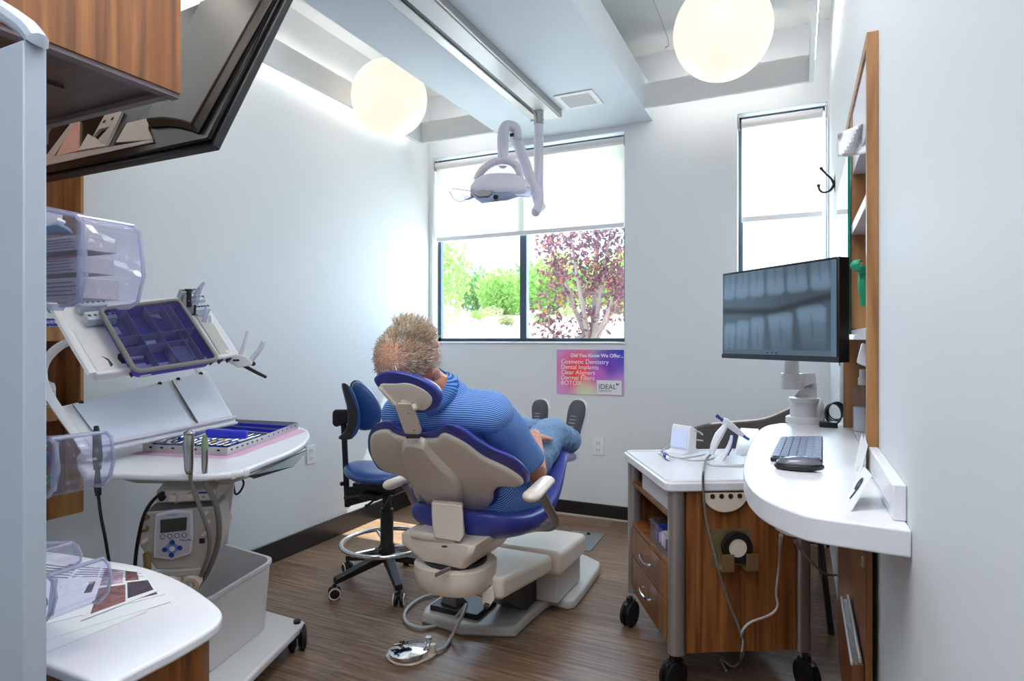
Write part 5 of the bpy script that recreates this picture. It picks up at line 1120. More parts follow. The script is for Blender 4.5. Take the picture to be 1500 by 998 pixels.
# base platform and tub
M_tubw = mat('warm_white_plastic', (228, 224, 222), .4)
BZ = .11
bse = [Z(a, b, BZ) for a, b in [(452, 914), (404, 898), (300, 975)]]; c_ = V((-2.0, 1.7, 0))
P = [Z(448, 912, BZ), Z(402, 899, BZ)]
pb2 = Z(330, 1030, BZ)
G().prism([P[0], P[1], V((-2.62, 2.02, BZ)), V((-2.62, 1.30, BZ)), V((pb2.x, pb2.y, BZ))], (0, 0, -.035)).obj('base_platform', M_tubw, du, bev=.012, seg=3)
G().box((-2.58, 1.86, .11), (-2.50, 1.96, .80)).bar((-2.54, 1.91, .80), (-2.0, 1.62, .83), .08, .06).obj('column', M_bone2, du, bev=.01)
for c in ((P[0].x-.02, P[0].y-.03), (pb2.x-.03, pb2.y+.06), (-2.5, 1.95), (-2.5, 1.36)): caster(c, .052, .07, .9, du)
tz_ = .385; A_ = Z(402, 822, tz_); B_ = Z(318, 797, tz_); D_ = Z(296, 887, tz_); C_ = B_+D_-A_
wt = thing('white_tub', 'open white plastic tub standing on the base of the dental unit', 'tub', ((A_+C_)/2)); wt.location.z = .111
cen = (A_+C_)/2
def inn(p, s_, z): q = cen+(p-cen)*s_; return V((q.x, q.y, z))
top = [A_, B_, C_, D_]
def rq(s_, z, r=.12):
    return [inn(A_+(B_-A_)*(1-a)+(D_-A_)*(1-b), s_, z) for a, b in rr(0, 0, 1, 1, r, 4)]
o1 = rq(1, tz_); o2 = rq(.90, .112); i2 = rq(.87, .12); i1 = rq(.96, tz_)
G().loft([o1, o2, i2, i1, o1][0:2], caps=False).loft([i1, i2], caps=False).loft([rq(1.03, tz_-.008), rq(1.03, tz_+.004), rq(.96, tz_+.004), rq(.96, tz_-.01)], caps=False).poly(o2).poly(i2).obj('tub_body', M_tubw, wt, ang=50)
# ================================================================ DENTAL CHAIR
dc = thing('dental_chair', 'reclined dental chair with blue cushions and pale beige shell', 'dental chair', (-1.22, 2.5, 0))
# base on the floor
bp = [(617, 915), (674, 934), (737, 937), (756, 937), (769, 923), (800, 896), (809, 891), (832, 897), (842, 895), (855, 879), (880, 843), (880, 836), (852, 822)]
P = [Z(a, b, .0) for a, b in bp]+[V((-1.38, 3.32, 0)), V((-1.72, 3.25, 0)), V((-1.72, 2.95, 0)), V((-1.60, 2.85, 0)), V((-1.60, 2.45, 0))]
cen = sum(P, V())/len(P)
P2 = [cen+(p-cen)*.985+V((0, 0, .045)) for p in P]
G().loft([P, P2]).obj('base_plate', M_bone2, dc, bev=.012, seg=3)
G().box((-1.55, 2.42, .045), (-1.30, 2.62, .07)).obj('base_step', M_dgry, dc, bev=.004)
G().hull([V(p) for p in [(-1.52, 2.46, .07), (-1.42, 2.44, .07), (-1.40, 2.52, .07), (-1.50, 2.54, .07), (-1.48, 2.46, .15), (-1.44, 2.46, .15)]]).obj('cable_boot', M_gry, dc, bev=.004)
# scissor lift, covers
G().hull([V(p) for p in [(-1.28, 2.6, .05), (-1.14, 2.6, .05), (-1.28, 2.2, .28), (-1.14, 2.2, .28), (-1.28, 3.0, .05), (-1.14, 3.0, .05), (-1.28, 3.0, .2), (-1.14, 3.0, .2), (-1.28, 2.2, .32), (-1.14, 2.2, .32)]]).obj('lift_core', M_dgry, dc)
def slab(x0, x1, y0, y1, zb0, zt0, zb1, zt1, name, m, bev=.025):
    return G().hull([V(p) for p in [(x0, y0, zb0), (x1, y0, zb0), (x0, y0, zt0), (x1, y0, zt0), (x0, y1, zb1), (x1, y1, zb1), (x0, y1, zt1), (x1, y1, zt1)]]).obj(name, m, dc, bev=bev, seg=4)
slab(-1.385, -1.035, 2.13, 2.67, .29, .385, .215, .30, 'lift_cover', M_bone)
slab(-1.37, -1.0, 2.68, 3.06, .195, .31, .19, .295, 'lift_cover', M_bone)
slab(-1.32, -1.03, 2.72, 3.05, .05, .2, .05, .2, 'lift_foot', M_bone2, .01)
G().hull([T(a, b, 2.36+k) for a, b in [(706, 870), (722, 860), (725, 880), (716, 893), (706, 888)] for k in (0, .05)]).obj('hinge_block', M_bone, dc, bev=.004)
G().cyl(T(709, 889, 2.36), T(716, 891, 2.36), .012).obj('hinge_pin', M_dgry, dc)
# pivot
rings = []
for r_, h in [(.10, .325), (.135, .335), (.152, .36), (.156, .40), (.156, .428), (.14, .432)]:
    rings.append([V((-1.23+r_*math.copysign(abs(math.cos(a))**.8, math.cos(a)), 2.11+r_*.95*math.copysign(abs(math.sin(a))**.8, math.sin(a)), h)) for a in [2*PI*j/36 for j in range(36)]])
G().loft(rings).obj('swivel_housing', M_bone, dc)
G().box((-1.385, 2.09, .33), (-1.365, 2.13, .42)).obj('side_lug', M_bone2, dc, bev=.004)
G().cyl((-1.23, 2.11, .43), (-1.23, 2.11, .445), .125).obj('swivel_gap', M_dgry, dc)
G().bar(T(660, 835, 2.28), T(637, 845, 2.22), .016, .006, V((0, 1, 1))).obj('release_lever', M_alu, dc, bev=.002)
# bucket
G().hull([V(p) for p in [(-1.33, 2.0, .445), (-1.13, 2.0, .44), (-1.34, 2.3, .445), (-1.12, 2.3, .44), (-1.41, 1.99, .50), (-1.09, 1.97, .50), (-1.42, 2.0, .545), (-1.075, 1.97, .545), (-1.075, 2.50, .575), (-1.40, 2.5, .575), (-1.045, 2.42, .575), (-1.06, 2.2, .535), (-1.1, 2.42, .50), (-1.35, 2.42, .5)]]).obj('seat_carriage', M_bone, dc, bev=.028, seg=4)
G().box((-1.36, 1.975, .535), (-1.16, 2.2, .565)).obj('carriage_ledge', M_bone, dc, bev=.012, seg=3)
G().ell(T(651, 803, 2.23), (.012, .01, .002)).obj('ledge_mark', M_ink, dc)
# seat cushion loft
secs = [(2.04, .60, .17, .08), (2.10, .575, .24, .11), (2.22, .55, .275, .125), (2.38, .555, .285, .12), (2.5, .61, .28, .11), (2.60, .68, .262, .10), (2.68, .735, .245, .09), (2.76, .745, .225, .085), (2.9, .715, .19, .07), (3.04, .69, .165, .065), (3.12, .675, .14, .05)]
rings = []
for y_, z_, hw, th in secs:
    r = []
    for j in range(28):
        a = 2*PI*j/28; ca_ = math.cos(a); sa_ = math.sin(a)
        xx = hw*math.copysign(abs(ca_)**.6, ca_); zz = th*.5*math.copysign(abs(sa_)**.7, sa_)+(.028*(abs(xx)/hw)**2 if y_ < 2.7 else 0)
        r.append(V((-1.21+xx, y_, z_+zz)))
    rings.append(r)
G().loft(rings).obj('seat_cushion', M_blue, dc, sub=1)
# clear cover over the toe end
r2 = [[V((-1.21+(p.x+1.21)*1.03, p.y+.005, .0+p.z+(.006 if p.z > s_[1] else -.006))) for p in rr_] for rr_, s_ in zip(rings[8:], secs[8:])]
r2.append([V((-1.21+(p.x+1.21)*.98, p.y+.06, p.z)) for p in r2[-1]])
G().loft(r2).obj('toe_cover', M_clear, dc, sub=1)
# backrest on the recline plane  y + z = 2.80
bn = V((0, -1, -1)).normalized(); bpnt = V((-1.2, 1.8, 1.0))
def bk(px, py, h=0): return PL(px, py, bpnt-bn*h, bn)
shell = [(542, 646), (548, 633), (566, 628), (578, 635), (596, 640), (618, 641), (640, 641), (647, 635), (658, 635), (686, 650), (710, 668), (740, 682), (762, 696), (769, 706), (762, 712), (737, 711), (725, 720), (724, 732), (714, 746), (702, 751), (678, 750), (630, 743), (616, 736), (608, 724), (604, 712), (594, 698), (574, 692), (556, 684), (545, 668)]
sp_ = catmull([bk(a, b) for a, b in shell], 4, closed=True)
sc_ = sum(sp_, V())/len(sp_)
pad = [(538, 656), (540, 636), (552, 622), (568, 619), (580, 627), (590, 632), (618, 636), (638, 632), (654, 624), (674, 629), (694, 643), (720, 659), (750, 672), (770, 691), (774, 703), (768, 712), (740, 714), (730, 722), (728, 734), (716, 749), (703, 754), (678, 753), (630, 746), (614, 738), (605, 726), (601, 713), (591, 701), (572, 696), (553, 688), (542, 670)]
pd_ = catmull([bk(a, b, .0) for a, b in pad], 4, closed=True)
def inset(P, k, h): return [sc_+(p-sc_)*k-bn*h+(V((0, .69, -.69))*h if h > 0 else V()) for p in P]
G().loft([inset(sp_, .90, -.020), inset(sp_, .97, -.015), inset(sp_, .995, -.005), inset(sp_, .995, .004)]).obj('backrest_shell', M_bone, dc, sub=1)
G().loft([inset(pd_, k_, h_) for k_, h_ in ((.96, -.003), (.99, -.001), (1.0, .005), (.997, .012), (.98, .020), (.95, .026), (.88, .030), (.6, .032))]).obj('backrest_cushion', M_blue, dc, ang=80)
spn = [(592, 646), (598, 640), (622, 643), (632, 656), (650, 676), (668, 694), (678, 712), (678, 736), (676, 742), (632, 740), (628, 730), (610, 708), (596, 680), (591, 658)]
s0 = catmull([bk(a, b, -.012) for a, b in spn], 3, closed=True); c_ = sum(s0, V())/len(s0)
G().loft([s0, [c_+(p-c_)*.98+bn*.02 for p in s0], [c_+(p-c_)*.90+bn*.035 for p in s0]]).obj('spine_cover', M_bone, dc, bev=.003, seg=2)
lo_ = [T(a, b, c) for a, b, c in [(632, 738, 2.30), (677, 742, 2.28), (678, 760, 2.25), (680, 786, 2.27), (674, 797, 2.26), (636, 791, 2.30), (633, 775, 2.30), (632, 755, 2.30)]]
fwv = V((-SS, CC, 0)); G().prism(lo_, fwv*.04).obj('link_cover', M_bone, dc, bev=.006, seg=3)
# headrest
hn = V((.12, -.80, -.58)).normalized(); hp_ = T(595, 576, 2.02)
def hk_(px, py, h=0): return PL(px, py, hp_, hn)-hn*h
hs_ = catmull([hk_(a, b) for a, b in [(555, 563), (579, 562), (595, 561), (608, 564), (624, 572), (635, 583), (634, 594), (625, 602), (614, 602), (600, 600), (583, 594), (566, 578)]], 3, closed=True)
ho_ = catmull([hk_(a, b) for a, b in [(548, 557), (557, 549), (570, 546), (592, 549), (616, 557), (634, 568), (641, 580), (640, 590), (634, 600), (621, 605), (606, 604), (580, 597), (563, 581), (553, 567)]], 3, closed=True)
c1h = sum(hs_, V())/len(hs_); c2h = sum(ho_, V())/len(ho_)
G().loft([[c1h+(p-c1h)*.86+hn*.009 for p in hs_], [c1h+(p-c1h)*.93+hn*.0075 for p in hs_], [c1h+(p-c1h)*.95+hn*.003 for p in hs_]]).obj('headrest_shell', M_bone, dc)
G().loft([[c2h+(p-c2h)*k_-hn*h_+V((0, .5, -.6))*max(0, h_) for p in ho_] for k_, h_ in ((.90, -.004), (.97, -.005), (1.0, -.001), (1.02, .008), (1.03, .018), (1.01, .028), (.95, .038), (.85, .044), (.6, .048))]).obj('headrest_cushion', M_blue, dc, ang=80)
G().bar(hk_(558, 565, -.012), hk_(581, 592, -.012), .012, .012, hn).obj('headrest_rib', M_bone, dc, bev=.003)
hb = [(578, 597), (582, 593), (602, 593), (607, 602), (617, 634), (614, 640), (593, 638), (590, 632)]
t_h = (hk_(592, 597)-CP).dot(fwv)-.03
G().prism([T(a, b, t_h+(b-597)*.0022) for a, b in hb], fwv*.028).obj('headrest_arm', M_bone, dc, bev=.005, seg=3)
G().cyl(T(605, 600, t_h-.0), T(611, 597, t_h-.0), .012).obj('headrest_knob', M_bone, dc, bev=.002)
for a, b in ((598, 607), (607, 632)): G().cyl(T(a, b, t_h+(b-597)*.0022), T(a, b, t_h+(b-597)*.0022-.001), .0028).obj('screw', M_ink, dc)
G().box((-.024, -.008, 0), (.024, .008, .02), basis(T(606, 640, t_h+.11), V((CC, SS, 0)), (0, 0, 1))).obj('slide_bracket', M_dgry, dc, bev=.003)
G().hull([T(a, b, t_h+k) for a, b in [(588, 588), (600, 588), (602, 595), (586, 595)] for k in (-.0, .03)]).obj('headrest_hinge', M_bone2, dc, bev=.003)
# armrests
def armrest(A_, B_, stem, rr_=.034):
    G().caps(A_, B_, rr_, rr_*.92, 20, flat=.62).obj('armrest_pad', M_bone, dc)
    G().tube(stem, .019, 14, 5, flat=.8).obj('armrest_stem', mat('armrest_alu', (168, 164, 166), .35, .6) if 'armrest_alu' not in MATS else MATS['armrest_alu'], dc)
ar0 = X(779, 729, -.84); ar1 = X(801, 707, -.86)
armrest(ar0, ar1, [X(793, 718, -.86)+V((0, 0, -.02)), X(800, 740, -.86), X(812, 764, -.87), X(806, 774, -.90), X(785, 775, -.97), X(770, 778, -1.06)])
al0 = X(572, 712, -1.60); al1 = X(592, 704, -1.58)
armrest(al0, al1, [al1+V((0, 0, -.02)), X(600, 722, -1.58), X(616, 745, -1.54), V((-1.42, 2.40, .56)), V((-1.3, 2.42, .54))], .034)
# ================================================================ FOOT CONTROL
ft = thing('foot_control', 'round chrome foot pedal on a white plate in front of the chair', 'foot pedal', Z(600, 960, 0))
fc_ = Z(598, 957, .02)
pl_ = [Z(a, b, .0) for a, b in [(567, 962), (568, 970), (580, 977), (600, 979), (618, 974), (637, 965), (639, 957), (634, 950), (622, 946)]]+[fc_+V((-.07, .06, -.02))]
G().prism(catmull(pl_, 3, closed=True), (0, 0, .010)).obj('pedal_plate', M_bone, ft, bev=.003)
G().lathe([(.001, .012), (.062, .012), (.078, .016), (.080, .030), (.074, .033), (.001, .040)], V((fc_.x, fc_.y, 0)), (0, 0, 1), 40).obj('pedal_disc', M_chr, ft)
pk_ = Z(628, 958, .0); G().cyl(pk_, pk_+V((0, 0, .055)), .010).cyl(pk_+V((0, 0, .055)), pk_+V((0, 0, .065)), .013).obj('pedal_post', M_chr, ft)
pk2 = Z(634, 962, .0); G().cyl(pk2, pk2+V((0, 0, .045)), .012).obj('pedal_boss', M_bone, ft)
hz = thing('pedal_hose', 'grey hose looping from the foot pedal to the chair base', 'hose', Z(620, 920, 0))
G().tube([Z(638, 957, .012), Z(652, 950, .012), Z(661, 935, .02), Z(672, 915, .075), Z(681, 896, .10), Z(683, 888, .11), Z(677, 897, .09), Z(665, 908, .03), Z(645, 917, .014), Z(618, 922, .012), Z(598, 916, .012), Z(592, 904, .012), Z(600, 890, .012), Z(618, 878, .012), Z(640, 872, .012), Z(655, 872, .014)], .0075, 10, 6).obj('hose', M_hosel, hz)
# ================================================================ STOOL
st = thing('assistant_stool', 'blue saddle stool with black star base and chrome foot ring', 'stool', (-1.985, 2.68, 0))
sx0, sy0 = -1.985, 2.68
for k in range(5):
    a = math.radians([174, 244, 318, 30, 102][k]); e = V((sx0+.29*math.cos(a), sy0+.29*math.sin(a), 0))
    G().hull([V((sx0, sy0, .165))+V((-math.sin(a), math.cos(a), 0))*w*.028+V((0, 0, h)) for w in (-1, 1) for h in (-.03, .018)]+[e+V((-math.sin(a), math.cos(a), 0))*w*.019+V((0, 0, .09+h)) for w in (-1, 1) for h in (-.016, .012)]).obj('base_leg', M_blk, st, bev=.004)
    caster((e.x, e.y), .031, .052, a+1.2, st, M_blk, ring=M_bone)
G().lathe([(.001, .10), (.018, .10), (.018, .14), (.001, .14)], (sx0, sy0, 0)).obj('gas_tip', M_chr, st)
G().lathe([(.04, .135), (.045, .15), (.045, .20), (.034, .22), (.034, .40), (.030, .405), (.001, .405)], (sx0, sy0, 0)).obj('column_shroud', M_blk, st)
G().cyl((sx0, sy0, .40), (sx0, sy0, .52), .024).obj('gas_column', M_blk, st)
cr = [V((sx0+.235*math.cos(a), sy0+.235*math.sin(a), .225)) for a in [2*PI*j/48 for j in range(48)]]
g = G().tube(cr, .0125, 12, closed=True)
for k in range(3):
    a = math.radians(20+120*k); g.tube([V((sx0+.04*math.cos(a), sy0+.04*math.sin(a), .20)), V((sx0+.235*math.cos(a), sy0+.235*math.sin(a), .222))], .009, 8)
g.obj('foot_ring', M_chr, st)
G().hull([V((sx0+a, sy0+b, z)) for a in (-.12, .10) for b in (-.07, .07) for z in (.50, .545)]+[V((sx0, sy0, .47))]).obj('tilt_mechanism', M_blk, st, bev=.006)
G().box((sx0-.19, sy0-.05, .50), (sx0-.05, sy0+.03, .53)).box((sx0-.09, sy0-.12, .47), (sx0+.02, sy0-.06, .50)).obj('mechanism_box', M_blk, st, bev=.005)
for k, (p, q) in enumerate([((-.05, -.05, .49), (-.16, -.14, .475)), ((.05, -.05, .49), (.10, -.16, .47)), ((-.02, -.06, .47), (-.04, -.12, .44))]):
    G().tube([V((sx0, sy0, 0))+V(p), V((sx0, sy0, 0))+V(q)], .006, 8).ell(V((sx0, sy0, 0))+V(q), .010).obj('control_lever', M_blk, st)
# saddle seat
rings = []; nr = 9
for i in range(nr):
    th = PI*i/(nr-1)*.98+.02; r = []
    for j in range(36):
        a = 2*PI*j/36; rad = math.sin(th)**.6; xx = .245*rad*math.cos(a); yy = .20*rad*math.sin(a)
        zz = .036*math.cos(th)+ (.035*(xx/.24)**2-.012*math.exp(-(rad*2)**2) if math.cos(th) > 0 else .02*(xx/.24)**2)
        r.append(V((sx0+xx, sy0+yy, .588+zz)))
    rings.append(r)
G().loft(rings).obj('seat', M_navy, st, sub=1)
# back post, arm block, two pads
G().bar(T(503, 612, 3.35), T(509, 745, 3.35), .030, .016, V((0, 1, 0))).obj('back_post', M_blk, st, bev=.003)
G().hull([T(a, b, 3.35+k) for a, b in [(506, 716), (540, 712), (545, 735), (507, 745)] for k in (-.02, .02)]).obj('post_bracket', M_blk, st, bev=.005)
G().ell(T(501, 711, 3.33), .012).obj('post_knob', M_blk, st)
G().hull([T(a, b, 3.28+k) for a, b in [(487, 606), (491, 602), (510, 602), (510, 622), (492, 628), (487, 624)] for k in (0, .10)]).obj('pad_mount', M_blk, st, bev=.008)
def padm(pts, t0_, dt, mname):
    A_ = [T(a, b, t0_) for a, b in pts]; c0_ = sum(A_, V())/len(A_)
    B_ = [T(a, b, t0_+dt) for a, b in pts]; 
    return A_, B_
pts1 = catmull([V((a, b, 0)) for a, b in [(500, 566), (505, 564), (514, 572), (522, 590), (526, 608), (526, 624), (521, 638), (511, 646), (498, 646), (496, 642), (505, 634), (509, 620), (508, 600), (504, 584)]], 3, closed=True)
o = G().loft([[T(p.x+1.5*(k in (0, 3)), p.y, t) for p in pts1] for k, t in enumerate((3.20, 3.22, 3.40, 3.44))]).obj('wing_pad', M_dgry, st, bev=.004)
pts1b = catmull([V((a, b, 0)) for a, b in [(505, 564), (514, 572), (522, 590), (526.5, 608), (526.5, 624), (521, 638), (513, 646), (517, 636), (522, 622), (522, 606), (517, 590), (510, 574)]], 3, closed=True)
G().loft([[T(p.x+1, p.y, t) for p in pts1b] for t in (3.19, 3.21, 3.42, 3.45)]).obj('wing_pad_vinyl', M_navy, st, bev=.003)
pts2 = catmull([V((a, b, 0)) for a, b in [(514, 570), (520, 561), (531, 563), (546, 576), (556, 592), (560, 610), (554, 628), (540, 633), (526, 631), (524, 610), (519, 590)]], 3, closed=True)
c_ = V((537, 600, 0))
G().loft([[T(c_.x+(p.x-c_.x)*k, c_.y+(p.y-c_.y)*k, t) for p in pts2] for k, t in ((.86, 3.43), (.97, 3.45), (1, 3.48), (.97, 3.53), (.85, 3.55))]).obj('back_pad', M_navy, st, sub=1)
G().loft([[T(c_.x+(p.x-c_.x)*k-1.5, c_.y+(p.y-c_.y)*k-1, t) for p in pts2] for k, t in ((.96, 3.52), (1.01, 3.53), (1.01, 3.57), (.9, 3.58))]).obj('pad_edge', M_blk, st)
# ================================================================ MAN
ri_ = V((CC, SS, 0)); fd_ = V((-SS, CC, 0)); up0 = V((0, 0, 1))
man = thing('person', 'grey-blond man in blue striped polo and jeans reclining in the dental chair', 'person', (-1.2, 2.4, .60))
HCn = T(602, 521, 2.16); HS = 1.10
Fv = (ri_*.55+fd_*.30+up0*.78).normalized(); Uv = (ri_*-.12+fd_*-.90+up0*.42); Uv = (Uv-Fv*Uv.dot(Fv)).normalized(); Rv = Fv.cross(Uv)
def hd(r, f, u): return HCn+(Rv*r+Fv*f+Uv*u)*HS
b = G()
b.ell(hd(0, -.012, .03), (.088, .113, .102), (Rv, Fv, Uv), 24, 16)       # skull
b.ell(hd(0, .012, -.03), (.075, .094, .091), (Rv, Fv, Uv), 20, 14)      # face
b.ell(hd(0, .045, -.085), (.052, .048, .042), (Rv, Fv, Uv), 16, 10)      # jaw, chin
b.ell(hd(0, .085, .035), (.058, .018, .014), (Rv, Fv, Uv), 14, 8)       # brow
b.caps(hd(0, .088, .018), hd(0, .112, -.018), .009, .015, 10)             # nose
b.ell(hd(0, .112, -.022), (.017, .012, .010), (Rv, Fv, Uv), 10, 8)
for s_ in (-1, 1):
    b.ell(hd(.036*s_, .070, -.015), (.022, .018, .02), (Rv, Fv, Uv), 10, 8)   # cheek
    b.ell(hd(.100*s_, -.010, -.024), (.011, .024, .036), (Rv*.9+Fv*-.35*s_, Fv, Uv), 12, 10)  # ear
    b.ell(hd(.100*s_, -.004, -.052), (.009, .011, .012), (Rv, Fv, Uv), 8, 6)
b.ell(hd(0, .092, -.058), (.024, .010, .006), (Rv, Fv, Uv), 10, 6); b.ell(hd(0, .090, -.069), (.021, .010, .007), (Rv, Fv, Uv), 10, 6)
neck0 = V((-1.215, 1.955, 1.10)); shL = V((-1.385, 1.965, 1.015)); shR = V((-1.005, 1.985, 1.03))
b.caps(hd(0, -.02, -.07), neck0, .060, .068, 16); b.caps(shL, shR, .062, .062, 14, flat=.9); b.caps(neck0, V((-1.195, 2.04, .98)), .075, .13, 16)
b.caps(V((-1.27, 2.06, .96)), V((-1.27, 2.22, .78)), .11, .105, 14); b.caps(V((-1.12, 2.06, .96)), V((-1.12, 2.22, .78)), .11, .105, 14)
b.caps(V((-1.195, 2.16, .86)), V((-1.195, 2.33, .73)), .145, .13, 16)
hipL, hipR = V((-1.30, 2.35, .70)), V((-1.10, 2.35, .70))
knL, knR = V((-1.31, 2.73, .86)), V((-1.06, 2.70, .855))
anL, anR = T(790, 634, 3.36), T(834, 648, 3.16)
anL = V((anL.x, anL.y, anL.z)); 
for h, k, a in ((hipL, knL, anL), (hipR, knR, anR)):
    b.caps(h, k, .098, .062, 16); b.caps(k, a, .062, .042, 14)
# arms
elR = V((-.945, 2.25, .775)); wrR = V((-1.03, 2.44, .885)); elL = V((-1.46, 2.20, .78)); wrL = V((-1.30, 2.42, .86))
for s_, e_, w_ in ((shR, elR, wrR), (shL, elL, wrL)):
    b.caps(s_, e_, .055, .043, 14); b.caps(e_, w_, .044, .029, 14)
# hands resting on the lap
def hand(w, dirv, side, palmn):
    d = V(dirv).normalized(); n_ = V(palmn).normalized(); s_ = n_.cross(d).normalized()*side
    c = w+d*.05
    b.ell(c, (.042, .050, .018), (s_, d, n_), 14, 10)
    for i, (o, L, r) in enumerate([(-.030, .062, .0078), (-.010, .074, .0085), (.010, .070, .0085), (.029, .058, .0082)]):
        p0 = w+d*.085+s_*o; p1 = p0+d*L*.5+s_*o*.15-n_*.004; p2 = p1+d*L*.32-n_*.016; p3 = p2+d*L*.15-n_*.012
        b.caps(p0, p1, r*1.1, r, 8); b.caps(p1, p2, r, r*.92, 8); b.caps(p2, p3, r*.92, r*.8, 8)
    t0_ = w+d*.025+s_*.034; t1 = t0_+d*.034+s_*.028; t2 = t1+d*.03+s_*.010
    b.caps(t0_, t1, .013, .011, 8); b.caps(t1, t2, .011, .0085, 8)
hand(wrR, (-.35, .90, -.12), -1, (.1, .35, .93)); hand(wrL, (.55, .72, -.2), 1, (-.1, .3, .93))
body = b.obj('body', M_skin, man, remesh=.0048, smooth=3)
# hair: scalp cap and combed strands
M_hair = mat('greying_blond_hair', (196, 168, 136), .55, var=.35, bscale=140); M_hairg = mat('grey_hair', (222, 214, 204), .5, var=.3, bscale=160); M_scalp = mat('short_hair_scalp', (206, 154, 128), .7, var=.25, bscale=200, bump=.8)
def skull(az, el, k=1.0):
    # az 0 = face direction, 90 = right; el from crown(90) down
    a = math.radians(az); e = math.radians(el)
    d = V((math.cos(e)*math.sin(a)*.082, -.012*0+math.cos(e)*math.cos(a)*.105, math.sin(e)*.095))
    return hd(d.x*k, -.012+d.y*k, .03+d.z*k)
cap = G(); rows = []
for i in range(15):
    el = 90-i*8.2; row = []
    for j in range(40):
        az = 360*j/40; az_ = ((az+180) % 360)-180
        lim = 22 if abs(az_) < 55 else (8 if abs(az_) < 75 else (0 if abs(az_) < 110 else -36))
        row.append(skull(az, max(el, lim), 1.035))
    rows.append(row)
rows[0] = [skull(360*j/40, 88.5, 1.035) for j in range(40)]
cap.loft(rows, caps=True)
hair = cap.obj('hair', M_scalp, man)
rh = random.Random(11)
gs = [G(), G()]
cr_el, cr_az = 62, 180
for i in range(5200):
    az = rh.uniform(-180, 180); el = rh.uniform(-34, 90) if rh.random() < .5 else math.degrees(math.asin(rh.uniform(-.5, 1)))
    lim = 18 if abs(az) < 55 else (6 if abs(az) < 75 else (0 if abs(az) < 112 else -34))
    if el < lim: continue
    p = skull(az, el, 1.03); nrm_ = (p-hd(0, -.012, .03)).normalized()
    crn = skull(cr_az, cr_el, 1.03); away = (p-crn); dcr = away.length
    if dcr < .042 and rh.random() < .80: continue
    if dcr < .060 and rh.random() < .40: continue
    away = (away-nrm_*away.dot(nrm_)); 
    if away.length < 1e-4: continue
    away.normalize(); sw = nrm_.cross(away)*.35
    d = (away+sw+V((rh.gauss(0, .28), rh.gauss(0, .28), rh.gauss(0, .28)))).normalized()
    front = abs(az) < 60 and el > 20
    L = rh.uniform(.016, .030)*(1.5 if front else 1)*(.75 if el < -5 else 1)
    lift = (.6 if front else .10)+rh.uniform(-.1, .15)
    p1 = p+d*L*.5+nrm_*L*lift*.8; p2 = p+d*L+nrm_*L*lift*(.9 if front else .35)
    r_ = rh.uniform(.0009, .0016)
    side_ = abs(az) > 60 and el < 12
    gs[1 if rh.random() < (.75 if side_ else .30) else 0].tube([p-nrm_*.002, p1, p2], [r_, r_*.9, r_*.15], 3)
gs[0].obj('blond_strands', M_hair, hair, recalc=False); gs[1].obj('grey_strands', M_hairg, hair, recalc=False)
bd = G()
for i in range(900):
    s_ = rh.choice((-1, 1)); u_ = rh.uniform(-.13, .0); f_ = rh.uniform(.0, .085)
    if u_ > -.05 and f_ > .03: continue
    p = hd(s_*(.066+.24*min(0, u_+.04))*(1-.35*max(0, f_-.02)/.08), f_*.9, u_); 
    bd.tube([p, p+V((rh.gauss(0, .003), rh.gauss(0, .003), rh.gauss(0, .003)))-Uv*.006+Rv*s_*.008], [.001, .0003], 3)
bd.obj('beard', M_hairg, man, recalc=False)
for s_ in (-1, 1):
    e_ = G().ell(hd(.032*s_, .083, .012), .0115, (Rv, Fv, Uv), 14, 10).obj('eye', M_white, man)
    G().ell(hd(.032*s_, .092, .012), (.0055, .003, .0055), (Rv, Fv, Uv), 10, 6).obj('iris', M_ink, e_)
    G().caps(hd(.018*s_, .099, .032), hd(.048*s_, .088, .034), .004, .003, 8).obj('eyebrow', M_hair, man)
# shirt with horizontal stripes
def stripes(name, dirv, freq, c1, c2, wob=.0):
    m = mat(name, c1, .85); n = m.node_tree; b_ = n.nodes['Principled BSDF']
    t = n.nodes.new('ShaderNodeTexCoord'); dp = n.nodes.new('ShaderNodeVectorMath'); dp.operation = 'DOT_PRODUCT'; dp.inputs[1].default_value = V(dirv).normalized()
    no = n.nodes.new('ShaderNodeTexNoise'); no.inputs['Scale'].default_value = 9; no.inputs['Detail'].default_value = 1
    ad = n.nodes.new('ShaderNodeMath'); ad.operation = 'MULTIPLY_ADD'; ad.inputs[1].default_value = .012
    mu = n.nodes.new('ShaderNodeMath'); mu.operation = 'MULTIPLY'; mu.inputs[1].default_value = freq*2*PI
    si = n.nodes.new('ShaderNodeMath'); si.operation = 'SINE'; r = n.nodes.new('ShaderNodeValToRGB')
    r.color_ramp.elements[0].position = .45; r.color_ramp.elements[1].position = .62; r.color_ramp.elements[0].color = c4(c1); r.color_ramp.elements[1].color = c4(c2)
    mr = n.nodes.new('ShaderNodeMapRange'); mr.inputs['From Min'].default_value = -1; mr.inputs['From Max'].default_value = 1
    n.links.new(t.outputs['Object'], dp.inputs[0]); n.links.new(t.outputs['Object'], no.inputs['Vector']); n.links.new(no.outputs['Fac'], ad.inputs[0]); n.links.new(dp.outputs['Value'], ad.inputs[2])
    n.links.new(ad.outputs[0], mu.inputs[0]); n.links.new(mu.outputs[0], si.inputs[0]); n.links.new(si.outputs[0], mr.inputs['Value']); n.links.new(mr.outputs[0], r.inputs[0]); n.links.new(r.outputs[0], b_.inputs['Base Color'])
    return m
M_shirt = stripes('polo_stripes', (0, .707, -.707), 165, (22, 80, 172), (142, 184, 232))
n = M_shirt.node_tree; dpn = [k for k in n.nodes if k.type == 'VECT_MATH'][0]; mul = [l.to_node for l in n.links if l.from_node == dpn][0]
